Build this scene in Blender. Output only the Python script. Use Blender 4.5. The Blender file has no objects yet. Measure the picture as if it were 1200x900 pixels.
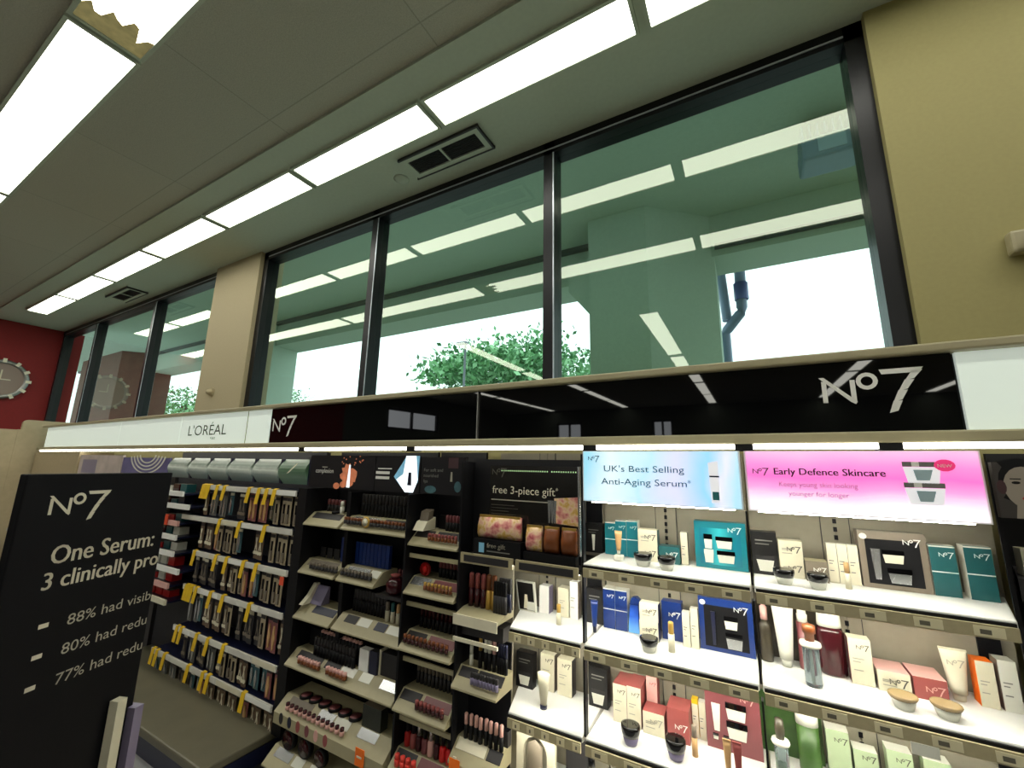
import bpy, math, random
from mathutils import Vector, Matrix

# ------------------------------------------------------------------ camera, world, exposure
S = bpy.context.scene
COL = S.collection
EYE = 1.70
cam_data = bpy.data.cameras.new('camera')
cam = bpy.data.objects.new('camera', cam_data)
COL.objects.link(cam)
cam_data.sensor_width = 36.0
cam_data.sensor_fit = 'HORIZONTAL'
cam_data.lens = 14.724
cam_data.clip_start = 0.02
cam_data.clip_end = 400
rt = Vector((0.871803, 0.489489, 0.018983))
up = Vector((0.078807, -0.178396, 0.980798))
bk = Vector((0.483476, -0.853566, -0.194101))
cam.matrix_world = Matrix(((rt.x, up.x, bk.x, 0), (rt.y, up.y, bk.y, 0), (rt.z, up.z, bk.z, EYE), (0, 0, 0, 1)))
S.camera = cam

SKY = 2.6            # overcast daylight
PANEL = 8.5          # fluorescent ceiling lenses
STRIP = 62.0         # LED strips under the shelves
vs = S.view_settings
vs.view_transform = 'Standard'
vs.look = 'None'
vs.exposure = 0.0
vs.gamma = 1.0
vs.use_curve_mapping = False
S.cycles.use_denoising = True
S.cycles.max_bounces = 10
S.cycles.sample_clamp_indirect = 6.0
w = bpy.data.worlds.new('overcast_sky')
S.world = w
w.use_nodes = True
bgn = w.node_tree.nodes['Background']
bgn.inputs[0].default_value = (0.93, 0.97, 1.0, 1)
bgn.inputs[1].default_value = SKY

# ------------------------------------------------------------------ materials
def lin(c):
    c = c / 255.0
    return c / 12.92 if c <= 0.04045 else ((c + 0.055) / 1.055) ** 2.4

MATS = {}
def mat(name, rgb=(128, 128, 128), rough=0.5, metal=0.0, emit=0.0, noise=0.0, scale=20.0, bump=0.0, alpha=1.0, spec=0.5, trans=0.0):
    if name in MATS:
        return MATS[name]
    m = bpy.data.materials.new(name)
    m.use_nodes = True
    nt = m.node_tree
    b = nt.nodes['Principled BSDF']
    c = (lin(rgb[0]), lin(rgb[1]), lin(rgb[2]), 1)
    b.inputs['Base Color'].default_value = c
    b.inputs['Roughness'].default_value = rough
    b.inputs['Metallic'].default_value = metal
    b.inputs['Specular IOR Level'].default_value = spec
    if trans:
        b.inputs['Transmission Weight'].default_value = trans
    if alpha < 1:
        b.inputs['Alpha'].default_value = alpha
    if emit:
        b.inputs['Emission Color'].default_value = c
        b.inputs['Emission Strength'].default_value = emit
    if noise or bump:
        tc = nt.nodes.new('ShaderNodeTexCoord')
        n = nt.nodes.new('ShaderNodeTexNoise')
        n.inputs['Scale'].default_value = scale
        n.inputs['Detail'].default_value = 4
        nt.links.new(tc.outputs['Object'], n.inputs['Vector'])
        if noise:
            r = nt.nodes.new('ShaderNodeValToRGB')
            lo, hi = 1 - noise, 1 + noise
            r.color_ramp.elements[0].position = 0.3
            r.color_ramp.elements[1].position = 0.7
            r.color_ramp.elements[0].color = (c[0] * lo, c[1] * lo, c[2] * lo, 1)
            r.color_ramp.elements[1].color = (min(1, c[0] * hi), min(1, c[1] * hi), min(1, c[2] * hi), 1)
            nt.links.new(n.outputs['Fac'], r.inputs[0])
            nt.links.new(r.outputs[0], b.inputs['Base Color'])
        if bump:
            bp = nt.nodes.new('ShaderNodeBump')
            bp.inputs['Strength'].default_value = bump
            bp.inputs['Distance'].default_value = 0.004
            nt.links.new(n.outputs['Fac'], bp.inputs['Height'])
            nt.links.new(bp.outputs['Normal'], b.inputs['Normal'])
    MATS[name] = m
    return m

def glass_mat():
    m = bpy.data.materials.new('window_glass')
    m.use_nodes = True
    nt = m.node_tree
    nt.nodes.clear()
    out = nt.nodes.new('ShaderNodeOutputMaterial')
    mix = nt.nodes.new('ShaderNodeMixShader')
    tr = nt.nodes.new('ShaderNodeBsdfTransparent')
    tr.inputs[0].default_value = (0.60, 0.78, 0.72, 1)
    gl = nt.nodes.new('ShaderNodeBsdfGlossy')
    gl.inputs['Roughness'].default_value = 0.015
    gl.inputs['Color'].default_value = (0.92, 1.0, 0.86, 1)
    fr = nt.nodes.new('ShaderNodeFresnel')
    fr.inputs[0].default_value = 1.75
    nt.links.new(fr.outputs[0], mix.inputs[0])
    nt.links.new(tr.outputs[0], mix.inputs[1])
    nt.links.new(gl.outputs[0], mix.inputs[2])
    nt.links.new(mix.outputs[0], out.inputs[0])
    return m

def tile_ceiling_mat():
    """acoustic boards: speckled, fine dark joints 1.3 m apart across the aisle"""
    m = mat('acoustic_tile', (180, 178, 162), 0.9, noise=0.10, scale=160, bump=0.25)
    nt = m.node_tree
    b = nt.nodes['Principled BSDF']
    src = b.inputs['Base Color'].links[0].from_socket
    tc = nt.nodes.new('ShaderNodeTexCoord')
    br = nt.nodes.new('ShaderNodeTexBrick')
    br.offset = 0.0
    br.inputs['Scale'].default_value = 1.0
    br.inputs['Brick Width'].default_value = 1.27
    br.inputs['Row Height'].default_value = 0.62
    br.inputs['Mortar Size'].default_value = 0.004
    br.inputs['Mortar Smooth'].default_value = 0.2
    br.inputs['Color1'].default_value = (1, 1, 1, 1)
    br.inputs['Color2'].default_value = (0.95, 0.95, 0.95, 1)
    br.inputs['Mortar'].default_value = (0.72, 0.72, 0.72, 1)
    nt.links.new(tc.outputs['Object'], br.inputs['Vector'])
    mul = nt.nodes.new('ShaderNodeMixRGB')
    mul.blend_type = 'MULTIPLY'
    mul.inputs[0].default_value = 1
    nt.links.new(src, mul.inputs[1])
    nt.links.new(br.outputs['Color'], mul.inputs[2])
    nt.links.new(mul.outputs[0], b.inputs['Base Color'])
    return m

def gradient_lit(name, stops, emit, axis='X', lo=0.0, hi=1.0, blotch=0.0, extra=None):
    """printed film of a light box: colour bands with soft clouds, lit from behind"""
    m = bpy.data.materials.new(name)
    m.use_nodes = True
    nt = m.node_tree
    b = nt.nodes['Principled BSDF']
    tc = nt.nodes.new('ShaderNodeTexCoord')
    sp = nt.nodes.new('ShaderNodeSeparateXYZ')
    nt.links.new(tc.outputs['Object'], sp.inputs[0])
    mr = nt.nodes.new('ShaderNodeMapRange')
    mr.inputs[1].default_value = lo
    mr.inputs[2].default_value = hi
    nt.links.new(sp.outputs[axis], mr.inputs[0])
    val = mr.outputs[0]
    if blotch:
        n = nt.nodes.new('ShaderNodeTexNoise')
        n.inputs['Scale'].default_value = 5
        nt.links.new(tc.outputs['Object'], n.inputs['Vector'])
        ma = nt.nodes.new('ShaderNodeMath')
        ma.operation = 'MULTIPLY_ADD'
        ma.inputs[1].default_value = blotch
        nt.links.new(n.outputs['Fac'], ma.inputs[0])
        sb = nt.nodes.new('ShaderNodeMath')
        sb.operation = 'SUBTRACT'
        sb.inputs[1].default_value = blotch * 0.5
        nt.links.new(val, sb.inputs[0])
        nt.links.new(sb.outputs[0], ma.inputs[2])
        val = ma.outputs[0]
    r = nt.nodes.new('ShaderNodeValToRGB')
    while len(r.color_ramp.elements) < len(stops):
        r.color_ramp.elements.new(0.5)
    for e, (p, c) in zip(r.color_ramp.elements, stops):
        e.position = p
        e.color = (lin(c[0]), lin(c[1]), lin(c[2]), 1)
    nt.links.new(val, r.inputs[0])
    nt.links.new(r.outputs[0], b.inputs['Base Color'])
    nt.links.new(r.outputs[0], b.inputs['Emission Color'])
    b.inputs['Emission Strength'].default_value = emit
    b.inputs['Roughness'].default_value = 0.35
    MATS[name] = m
    return m

def floral_mat():
    m = bpy.data.materials.new('floral_print')
    m.use_nodes = True
    nt = m.node_tree
    b = nt.nodes['Principled BSDF']
    tc = nt.nodes.new('ShaderNodeTexCoord')
    n = nt.nodes.new('ShaderNodeTexNoise')
    n.inputs['Scale'].default_value = 22
    n.inputs['Detail'].default_value = 3
    nt.links.new(tc.outputs['Object'], n.inputs['Vector'])
    r = nt.nodes.new('ShaderNodeValToRGB')
    cols = [(0.30, (178, 62, 78)), (0.42, (222, 150, 140)), (0.52, (238, 206, 170)), (0.62, (214, 170, 70)), (0.72, (232, 190, 170))]
    while len(r.color_ramp.elements) < len(cols):
        r.color_ramp.elements.new(0.5)
    for e, (p, c) in zip(r.color_ramp.elements, cols):
        e.position = p
        e.color = (lin(c[0]), lin(c[1]), lin(c[2]), 1)
    nt.links.new(n.outputs['Fac'], r.inputs[0])
    nt.links.new(r.outputs[0], b.inputs['Base Color'])
    b.inputs['Roughness'].default_value = 0.5
    return m

GLASS = glass_mat()
def clear_mat():
    m = bpy.data.materials.new('clear_glass_face')
    m.use_nodes = True
    nt = m.node_tree
    nt.nodes.clear()
    out = nt.nodes.new('ShaderNodeOutputMaterial')
    tr = nt.nodes.new('ShaderNodeBsdfTransparent')
    nt.links.new(tr.outputs[0], out.inputs[0])
    return m
PANE_EDGE = clear_mat()
FLORAL = floral_mat()
M_WALL = mat('beige_paint', (162, 154, 104), 0.8, noise=0.03, scale=60, bump=0.05)
M_COLUMN = mat('cream_paint', (176, 164, 132), 0.8, noise=0.03, scale=60)
M_RED = mat('red_paint', (128, 16, 14), 0.7, noise=0.06, scale=30)
M_SOFFIT = mat('plaster_grey', (184, 192, 174), 0.85, noise=0.03, scale=40, bump=0.05)
M_TILE = tile_ceiling_mat()
M_FRAME = mat('black_aluminium', (16, 17, 22), 0.35, metal=0.3)
M_BEAD = mat('silver_bead', (190, 196, 205), 0.3, metal=0.6)  # bead strips kept bright to paint the highlight line along the frame
M_WHITE = mat('white_enamel', (240, 240, 236), 0.45, noise=0.01)
M_CREAM = mat('cream_card', (222, 216, 192), 0.55, noise=0.03, scale=30)
M_BEIGE = mat('beige_plastic', (166, 158, 126), 0.4, noise=0.03, scale=30)
M_BACK = mat('warm_grey_board', (146, 140, 124), 0.75, noise=0.04, scale=30)
M_RAILCOL = mat('ticket_rail', (170, 160, 128), 0.35, noise=0.05, scale=60)
M_TICKET = mat('price_ticket', (214, 206, 172), 0.5)
M_TICKMARK = mat('ticket_print', (96, 92, 78), 0.5)
M_BLACK = mat('black_gloss', (6, 6, 8), 0.02)
M_BLACKM = mat('black_matte', (12, 12, 16), 0.5, spec=0.25)
M_DARK = mat('charcoal', (40, 38, 40), 0.5, noise=0.08)
M_INK = mat('dark_ink', (38, 44, 60), 0.5)
M_LOGOW = mat('white_lettering', (238, 238, 232), 0.5)
M_PALE = mat('pale_lettering', (170, 166, 150), 0.5)
M_LOGOB = mat('grey_lettering', (70, 66, 58), 0.5)
M_LENS = mat('fluorescent_lens', (255, 253, 240), 0.5, emit=PANEL)
M_LED = mat('led_strip_light', (255, 252, 236), 0.5, emit=STRIP)
M_LEDTOP = mat('canopy_tube_light', (255, 252, 236), 0.5, emit=9.0)
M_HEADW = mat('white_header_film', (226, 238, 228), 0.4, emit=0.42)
M_STEEL = mat('brushed_steel', (150, 150, 146), 0.35, metal=0.7, noise=0.05)
M_YELLOW = mat('yellow_tag', (226, 186, 30), 0.5, noise=0.06)
M_ORANGE = mat('orange_tag', (255, 120, 20), 0.5)
M_NAVY = mat('navy_plastic', (22, 26, 52), 0.35)
M_TEAL = mat('teal_card', (14, 112, 126), 0.35, noise=0.10, scale=14)
M_DTEAL = mat('dark_teal_card', (34, 88, 92), 0.35, noise=0.08, scale=14)
M_BLUE = mat('blue_card', (22, 48, 112), 0.3, noise=0.14, scale=14)
M_ROSE = mat('rose_card', (150, 76, 74), 0.4, noise=0.06)
M_PINK = mat('pink_card', (222, 172, 164), 0.45, noise=0.05)
M_MAUVE = mat('mauve_card', (122, 66, 70), 0.35, noise=0.10, scale=8)
M_TAUPE = mat('taupe_card', (122, 112, 98), 0.45, noise=0.05)
M_GREEN = mat('green_print', (56, 88, 36), 0.4, noise=0.35, scale=16)
M_PGREEN = mat('pale_green_card', (164, 180, 146), 0.5, noise=0.05)
M_OLIVE = mat('dark_olive_print', (62, 56, 44), 0.35, noise=0.25, scale=14)
M_MAROON = mat('maroon_liquid', (60, 18, 24), 0.15)
M_PEARL = mat('pearl_plastic', (226, 226, 214), 0.25)
M_CLEAR = mat('clear_plastic', (206, 226, 232), 0.08, trans=0.85)
M_SILVER = mat('silver_foil', (196, 198, 200), 0.25, metal=0.8)
M_GOLD = mat('gold_foil', (206, 168, 86), 0.3, metal=0.6)
M_TAN = mat('tan_plastic', (200, 160, 110), 0.4)
M_BROWN = mat('bronze_plastic', (122, 66, 30), 0.3, noise=0.2, scale=30)
M_REDP = mat('red_plastic', (178, 30, 30), 0.3)
M_LILAC = mat('lilac_plastic', (128, 120, 150), 0.3)
M_SKIN = mat('printed_skin_tone', (150, 140, 128), 0.5)
M_GREYP = mat('grey_print', (120, 120, 116), 0.5)

# ------------------------------------------------------------------ mesh helper
TEXT_CACHE = {}
def text_geo(s):
    if s in TEXT_CACHE:
        return TEXT_CACHE[s]
    cu = bpy.data.curves.new('lettering', 'FONT')
    cu.body = s
    cu.size = 1.0
    cu.resolution_u = 3
    ob = bpy.data.objects.new('lettering', cu)
    COL.objects.link(ob)
    dg = bpy.context.evaluated_depsgraph_get()
    me = bpy.data.meshes.new_from_object(ob.evaluated_get(dg))
    vv = [(v.co.x, v.co.y) for v in me.vertices]
    ff = [tuple(p.vertices) for p in me.polygons]
    bpy.data.meshes.remove(me)
    bpy.data.objects.remove(ob)
    bpy.data.curves.remove(cu)
    TEXT_CACHE[s] = (vv, ff)
    return vv, ff

def logo_polys():
    P = [[(0.025, 0), (0.075, 0), (0.075, 0.27), (0.025, 0.27)],
         [(0.0, 0.32), (0.055, 0.32), (0.365, 0.0), (0.345, -0.03), (0.30, 0.0)],
         [(0.31, 0.02), (0.36, 0.0), (0.36, 0.27), (0.31, 0.27)],
         [(0.60, 0.375), (1.0, 0.375), (0.955, 0.315), (0.62, 0.315)]]
    n = 16
    for i in range(n):
        a, b = 2 * math.pi * i / n, 2 * math.pi * (i + 1) / n
        P.append([(0.475 + .105 * math.cos(a), .245 + .105 * math.sin(a)), (0.475 + .105 * math.cos(b), .245 + .105 * math.sin(b)),
                  (0.475 + .058 * math.cos(b), .245 + .058 * math.sin(b)), (0.475 + .058 * math.cos(a), .245 + .058 * math.sin(a))])
    L = [(0.945, 0.345), (0.865, 0.235), (0.795, 0.115), (0.735, -0.01), (0.685, -0.14)]
    wd = [0.045, 0.043, 0.042, 0.041, 0.04]
    for i in range(4):
        P.append([(L[i][0] - wd[i], L[i][1]), (L[i][0] + wd[i], L[i][1]), (L[i + 1][0] + wd[i + 1], L[i + 1][1] + 0.012), (L[i + 1][0] - wd[i + 1], L[i + 1][1] - 0.012)])
    return P
LOGO = logo_polys()

class MB:
    def __init__(s):
        s.v, s.f, s.m, s.sm, s.mats = [], [], [], [], []
    def mi(s, m):
        if m not in s.mats:
            s.mats.append(m)
        return s.mats.index(m)
    def add(s, vs_, fs, m, smooth=False):
        o = len(s.v)
        s.v += [tuple(p) for p in vs_]
        k = s.mi(m)
        for f in fs:
            s.f.append(tuple(i + o for i in f))
            s.m.append(k)
            s.sm.append(smooth)
        return s
    def box(s, x0, x1, y0, y1, z0, z1, m, front=None, top=None, side=None):
        P = [(x0, y0, z0), (x1, y0, z0), (x1, y1, z0), (x0, y1, z0), (x0, y0, z1), (x1, y0, z1), (x1, y1, z1), (x0, y1, z1)]
        o = len(s.v)
        s.v += P
        for f, mm in (((0, 3, 2, 1), m), ((4, 5, 6, 7), top or m), ((0, 1, 5, 4), front or m), ((2, 3, 7, 6), m), ((1, 2, 6, 5), side or m), ((3, 0, 4, 7), side or m)):
            s.f.append(tuple(i + o for i in f))
            s.m.append(s.mi(mm))
            s.sm.append(False)
        return s
    def quad(s, pts, m):
        return s.add(pts, [tuple(range(len(pts)))], m)
    def prism_x(s, yz, x0, x1, m):
        n = len(yz)
        P = [(x0, y, z) for y, z in yz] + [(x1, y, z) for y, z in yz]
        F = [tuple(range(n - 1, -1, -1)), tuple(range(n, 2 * n))] + [(i, (i + 1) % n, n + (i + 1) % n, n + i) for i in range(n)]
        return s.add(P, F, m)
    def prism_y(s, xz, y0, y1, m):
        n = len(xz)
        P = [(x, y0, z) for x, z in xz] + [(x, y1, z) for x, z in xz]
        F = [tuple(range(n)), tuple(range(2 * n - 1, n - 1, -1))] + [((i + 1) % n, i, n + i, n + (i + 1) % n) for i in range(n)]
        return s.add(P, F, m)
    def prism_z(s, xy, z0, z1, m):
        n = len(xy)
        P = [(x, y, z0) for x, y in xy] + [(x, y, z1) for x, y in xy]
        F = [tuple(range(n - 1, -1, -1)), tuple(range(n, 2 * n))] + [(i, (i + 1) % n, n + (i + 1) % n, n + i) for i in range(n)]
        return s.add(P, F, m)
    def lathe(s, prof, m, n=16, c=(0, 0, 0), flat=1.0, axis='Z'):
        P, F = [], []
        for r, z in prof:
            for i in range(n):
                a = 2 * math.pi * i / n
                p = (r * math.cos(a), r * math.sin(a) * flat, z)
                if axis == 'Y':
                    p = (p[0], p[2], p[1])
                P.append((p[0] + c[0], p[1] + c[1], p[2] + c[2]))
        for k in range(len(prof) - 1):
            for i in range(n):
                j = (i + 1) % n
                F.append((k * n + i, k * n + j, (k + 1) * n + j, (k + 1) * n + i))
        s.add(P, F, m, True)
        o = len(s.v) - len(P)
        for ring, rev in ((0, True), (len(prof) - 1, False)):
            if prof[ring][0] > 1e-5:
                idx = [o + ring * n + i for i in range(n)]
                s.f.append(tuple(idx[::-1] if rev else idx))
                s.m.append(s.mi(m))
                s.sm.append(False)
        return s
    def tube(s, path, r, m, n=8):
        P, F = [], []
        for k, p in enumerate(path):
            a = Vector(path[max(k - 1, 0)])
            b = Vector(path[min(k + 1, len(path) - 1)])
            t = (b - a).normalized()
            h = Vector((0, 0, 1)) if abs(t.z) < 0.9 else Vector((0, 1, 0))
            u = t.cross(h).normalized()
            v = t.cross(u)
            for i in range(n):
                an = 2 * math.pi * i / n
                q = Vector(p) + (u * math.cos(an) + v * math.sin(an)) * r
                P.append(tuple(q))
        for k in range(len(path) - 1):
            for i in range(n):
                j = (i + 1) % n
                F.append((k * n + i, k * n + j, (k + 1) * n + j, (k + 1) * n + i))
        F.append(tuple(range(n)))
        F.append(tuple(range(len(path) * n - 1, (len(path) - 1) * n - 1, -1)))
        return s.add(P, F, m, True)
    # flat prints lie on a surface: O origin, U and V its directions
    def text(s, t, O, h, m, U=(1, 0, 0), V=(0, 0, 1), align='L', fit=None, bold=False):
        vv, ff = text_geo(t)
        if not vv:
            return s
        xs = [p[0] for p in vv]
        x0, wd = min(xs), max(xs) - min(xs)
        sx = fit / wd if fit else h
        off = {'L': 0, 'C': -wd * sx / 2, 'R': -wd * sx}[align]
        def put(dx):
            P = []
            for a, b in vv:
                u, v = (a - x0) * sx + off + dx, b * h
                P.append((O[0] + U[0] * u + V[0] * v, O[1] + U[1] * u + V[1] * v, O[2] + U[2] * u + V[2] * v))
            s.add(P, ff, m)
        put(0)
        if bold:
            put(h * 0.035)
        return s
    def logo(s, O, wd, m, U=(1, 0, 0), V=(0, 0, 1)):
        for poly in LOGO:
            s.add([(O[0] + U[0] * a * wd + V[0] * b * wd, O[1] + U[1] * a * wd + V[1] * b * wd, O[2] + U[2] * a * wd + V[2] * b * wd) for a, b in poly], [tuple(range(len(poly)))], m)
        return s
    def disc(s, c, rx, rz, m, n=14, a0=0, a1=360):
        P = [(c[0] + rx * math.cos(math.radians(a0 + (a1 - a0) * i / n)), c[1], c[2] + rz * math.sin(math.radians(a0 + (a1 - a0) * i / n))) for i in range(n if a1 - a0 == 360 else n + 1)]
        return s.add(P, [tuple(range(len(P)))], m)
    def data(s, name):
        me = bpy.data.meshes.new(name)
        me.from_pydata(s.v, [], s.f)
        for m in s.mats:
            me.materials.append(m)
        me.polygons.foreach_set('material_index', s.m)
        me.polygons.foreach_set('use_smooth', s.sm)
        me.update()
        return me
    def build(s, name, parent=None, loc=(0, 0, 0), rz=0.0, bevel=0.0):
        ob = bpy.data.objects.new(name, s.data(name))
        COL.objects.link(ob)
        ob.location = loc
        ob.rotation_euler = (0, 0, rz)
        if parent:
            ob.parent = parent
        if bevel:
            b = ob.modifiers.new('edge', 'BEVEL')
            b.width = bevel
            b.segments = 2
            b.limit_method = 'ANGLE'
        return ob

def tag(o, label, cat, group=None):
    o['label'] = label
    o['category'] = cat
    if group:
        o['group'] = group
    return o
def struct(o):
    o['kind'] = 'structure'
    return o
def thing(name, label, cat, loc=(0, 0, 0), rz=0.0, group=None):
    o = bpy.data.objects.new(name, None)
    o.empty_display_size = 0.05
    COL.objects.link(o)
    o.location = loc
    o.rotation_euler = (0, 0, rz)
    return tag(o, label, cat, group)
def dup(src, loc, label=None, group=None, rz=None):
    r = src.copy()
    COL.objects.link(r)
    r.location = loc
    if rz is not None:
        r.rotation_euler = (0, 0, rz)
    if label:
        r['label'] = label
    if group:
        r['group'] = group
    for ch in src.children:
        c = ch.copy()
        COL.objects.link(c)
        c.parent = r
        for g in ch.children:
            d = g.copy()
            COL.objects.link(d)
            d.parent = c
    return r

CEIL = 3.85
YW = 2.30            # window glass line
YF = 2.20            # face of the wall and the column
D = 1.75             # front of the shelves

# ------------------------------------------------------------------ the room
struct(MB().box(-10.2, 6, -14, 2.5, -0.1, 0, mat('floor_tile', (138, 138, 140), 0.35, noise=0.06, scale=3)).build('floor'))
cl = MB()
cl.box(-10.4, 6.2, -14.2, 1.38, CEIL + 0.02, CEIL + 0.12, M_TILE)
struct(cl.build('ceiling'))
struct(MB().box(-10.4, 6.2, 1.38, 2.34, CEIL, CEIL + 0.12, M_SOFFIT).build('trim_1'))
struct(MB().box(-10.3, 6.2, YF, 2.45, 0, 1.9, M_WALL).build('wall_front'))
wr = MB()
wr.prism_z([(0.63, YF), (6.2, YF), (6.2, 2.45), (0.63, 2.45)], 1.9, CEIL, M_WALL)
struct(wr.build('wall_front_pier'))
struct(MB().box(-5.13, -4.27, YF, 2.45, 1.9, CEIL, M_COLUMN).build('column'))
struct(MB().box(-10.4, -10.2, -4.5, 2.5, 0, CEIL, M_RED).build('wall_left'))
M_REAR = mat('grey_green_paint', (96, 102, 92), 0.8, noise=0.04)
wl_ = MB()
wl_.box(-10.4, -10.2, -14.2, -4.5, 0, 2.65, M_REAR).box(-10.4, -10.2, -14.2, -4.5, 3.35, CEIL, M_REAR)
for a, b in ((-6.2, -4.5), (-14.2, -8.8)):
    wl_.box(-10.4, -10.2, a, b, 2.65, 3.35, M_REAR)
struct(wl_.build('wall_left_rear'))
f = MB()
f.box(-10.32, -10.24, -8.8, -6.2, 2.65, 2.72, M_FRAME).box(-10.32, -10.24, -8.8, -6.2, 3.28, 3.35, M_FRAME)
for y in (-8.76, -7.4, -6.24):
    f.box(-10.32, -10.24, y - .04, y + .04, 2.65, 3.35, M_FRAME)
struct(f.build('window_5'))
struct(MB().box(6, 6.2, -14.2, 2.5, 0, CEIL, M_WALL).build('wall_right'))
wb = MB()
wb.box(-10.4, 6.2, -14.2, -14, 0, 2.2, M_REAR)
for a, b in ((-10.4, -7.6), (-6.4, -3.4), (-2.6, 6.2)):
    wb.box(a, b, -14.2, -14, 2.2, 3.3, M_REAR)
wb.box(-10.4, 6.2, -14.2, -14, 3.3, CEIL, M_REAR)
struct(wb.build('wall_back'))

def window(name, x0, x1, mulls, z0=1.92, z1=CEIL):
    fr = MB()
    t = 0.075
    yA, yB = YW - 0.06, YW + 0.06
    fr.box(x0, x1, yA, yB, z1 - 0.09, z1, M_FRAME)
    fr.box(x0, x1, yA, yB, z0 - 0.05, z0 + 0.04, M_FRAME)
    for x in [x0 + t / 2] + mulls + [x1 - t / 2]:
        fr.box(x - t / 2, x + t / 2, yA, yB, z0, z1, M_FRAME)
    fr.box(x0 + t, x1 - t, yA - 0.004, yA, z1 - 0.062, z1 - 0.052, M_BEAD)
    for x in mulls:
        fr.box(x + t / 2 - 0.008, x + t / 2, yA - 0.004, yA, z0, z1 - 0.09, M_BEAD)
    o = struct(fr.build(name))
    xs = [x0 + t / 2] + mulls + [x1 - t / 2]
    for a, b in zip(xs, xs[1:]):
        MB().box(a + t / 2, b - t / 2, YW - 0.002, YW + 0.002, z0 + 0.03, z1 - 0.08, PANE_EDGE, front=GLASS).build('pane', o)
    return o
window('window_1', -4.27, 0.63, [-2.635, -1.02])
window('window_2', -10.2, -5.13, [-8.70, -6.72])
for k, (a, b) in enumerate(((-7.6, -6.4), (-3.4, -2.6))):
    f = MB()
    f.box(a, b, -14.1, -14.02, 2.2, 2.28, M_FRAME).box(a, b, -14.1, -14.02, 3.22, 3.3, M_FRAME)
    for x in (a + .04, (a + b) / 2, b - .04):
        f.box(x - .04, x + .04, -14.1, -14.02, 2.2, 3.3, M_FRAME)
    struct(f.build('window_%d' % (3 + k)))

# ------------------------------------------------------------------ outside
struct(MB().box(-90, 40, 2.5, 120, -0.3, -0.1, mat('concrete_yard', (150, 152, 146), 0.9, noise=0.1, scale=2)).build('ground'))
M_STUCCO = mat('grey_green_stucco', (170, 190, 174), 0.9, noise=0.04, scale=50, bump=0.1)
cp = MB()
cp.box(-16, 8, 2.46, 4.45, 4.05, 4.20, M_STUCCO)
cp.box(-16, 8, 4.0, 4.45, 3.64, 4.05, M_STUCCO)
struct(cp.build('roof_overhang'))
M_GUT = mat('gutter_dark', (70, 78, 78), 0.6)
struct(MB().box(-16, -1.25, 3.94, 3.999, 4.0, 4.049, M_GUT).build('beam'))
struct(MB().box(-0.14, 8, 3.97, 3.999, 3.70, 3.75, M_GUT).build('beam'))
pi = MB()
pi.prism_z([(-1.20, 3.55), (-0.665, 3.55), (-0.15, 4.02), (-0.15, 4.4), (-1.20, 4.4)], -0.1, 4.05, M_STUCCO)
pi.prism_y([(-1.20, 3.10), (-1.20, 3.68), (-1.42, 3.68), (-1.42, 3.38)], 3.6, 4.4, M_STUCCO)
struct(pi.build('pillar'))
for k, (xa, xb) in enumerate(((-14.2, -11.6), (-7.6, -6.9))):
    struct(MB().prism_z([(xa, 3.55), (xb - .3, 3.55), (xb, 3.9), (xb, 4.4), (xa, 4.4)], -0.1, 4.05, (mat('brown_brick', (96, 78, 66), 0.9, noise=.12, scale=9), M_STUCCO)[k]).build('pillar'))
dp = thing('downpipe', 'pale blue-grey downpipe with a kink outside the large window', 'downpipe', (0, 4.6, -0.1))
M_PIPE = mat('pipe_paint', (120, 136, 168), 0.5)
MB().tube([(-0.13, 0, 0), (-0.13, 0, 3.15), (-0.11, 0, 3.2), (0.02, 0, 3.36), (0.04, 0, 3.42), (0.05, 0, 3.9)], 0.05, M_PIPE).build('pipe', dp)
MB().tube([(0.045, 0, 3.5), (0.045, 0, 3.68)], 0.065, mat('pipe_joint', (60, 76, 140), 0.5)).build('joint', dp)
MB().tube([(-0.10, 0, 3.3), (-0.13, 0, 3.9)], 0.045, M_PIPE).build('branch_pipe', dp)
fl = thing('vent_reflection_box', 'finned square box under the outdoor overhang, standing in for a vent reflection', 'reflection stand-in', (0.62, 3.2, 4.05))  # added box in place of a vent's reflection in the glass
M_FLB = mat('vent_reflection_body', (120, 146, 160), 0.5)
MB().box(-0.16, 0.16, -0.12, 0.12, -0.30, -0.14, M_FLB).build('housing', fl, bevel=0.02)
ff_ = MB()
for i in range(8):
    ff_.box(-0.15 + i * 0.042, -0.14 + i * 0.042, -0.12, 0.12, -0.14, -0.05, M_FLB)
ff_.build('vent_fins', fl)
MB().box(-0.07, 0.08, -0.126, -0.12, -0.27, -0.17, mat('vent_reflection_face', (160, 186, 196), 0.1)).build('lens', fl)
MB().tube([(0, 0, -0.1), (0, 0, 0)], 0.02, M_FLB).build('stem', fl)

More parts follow.
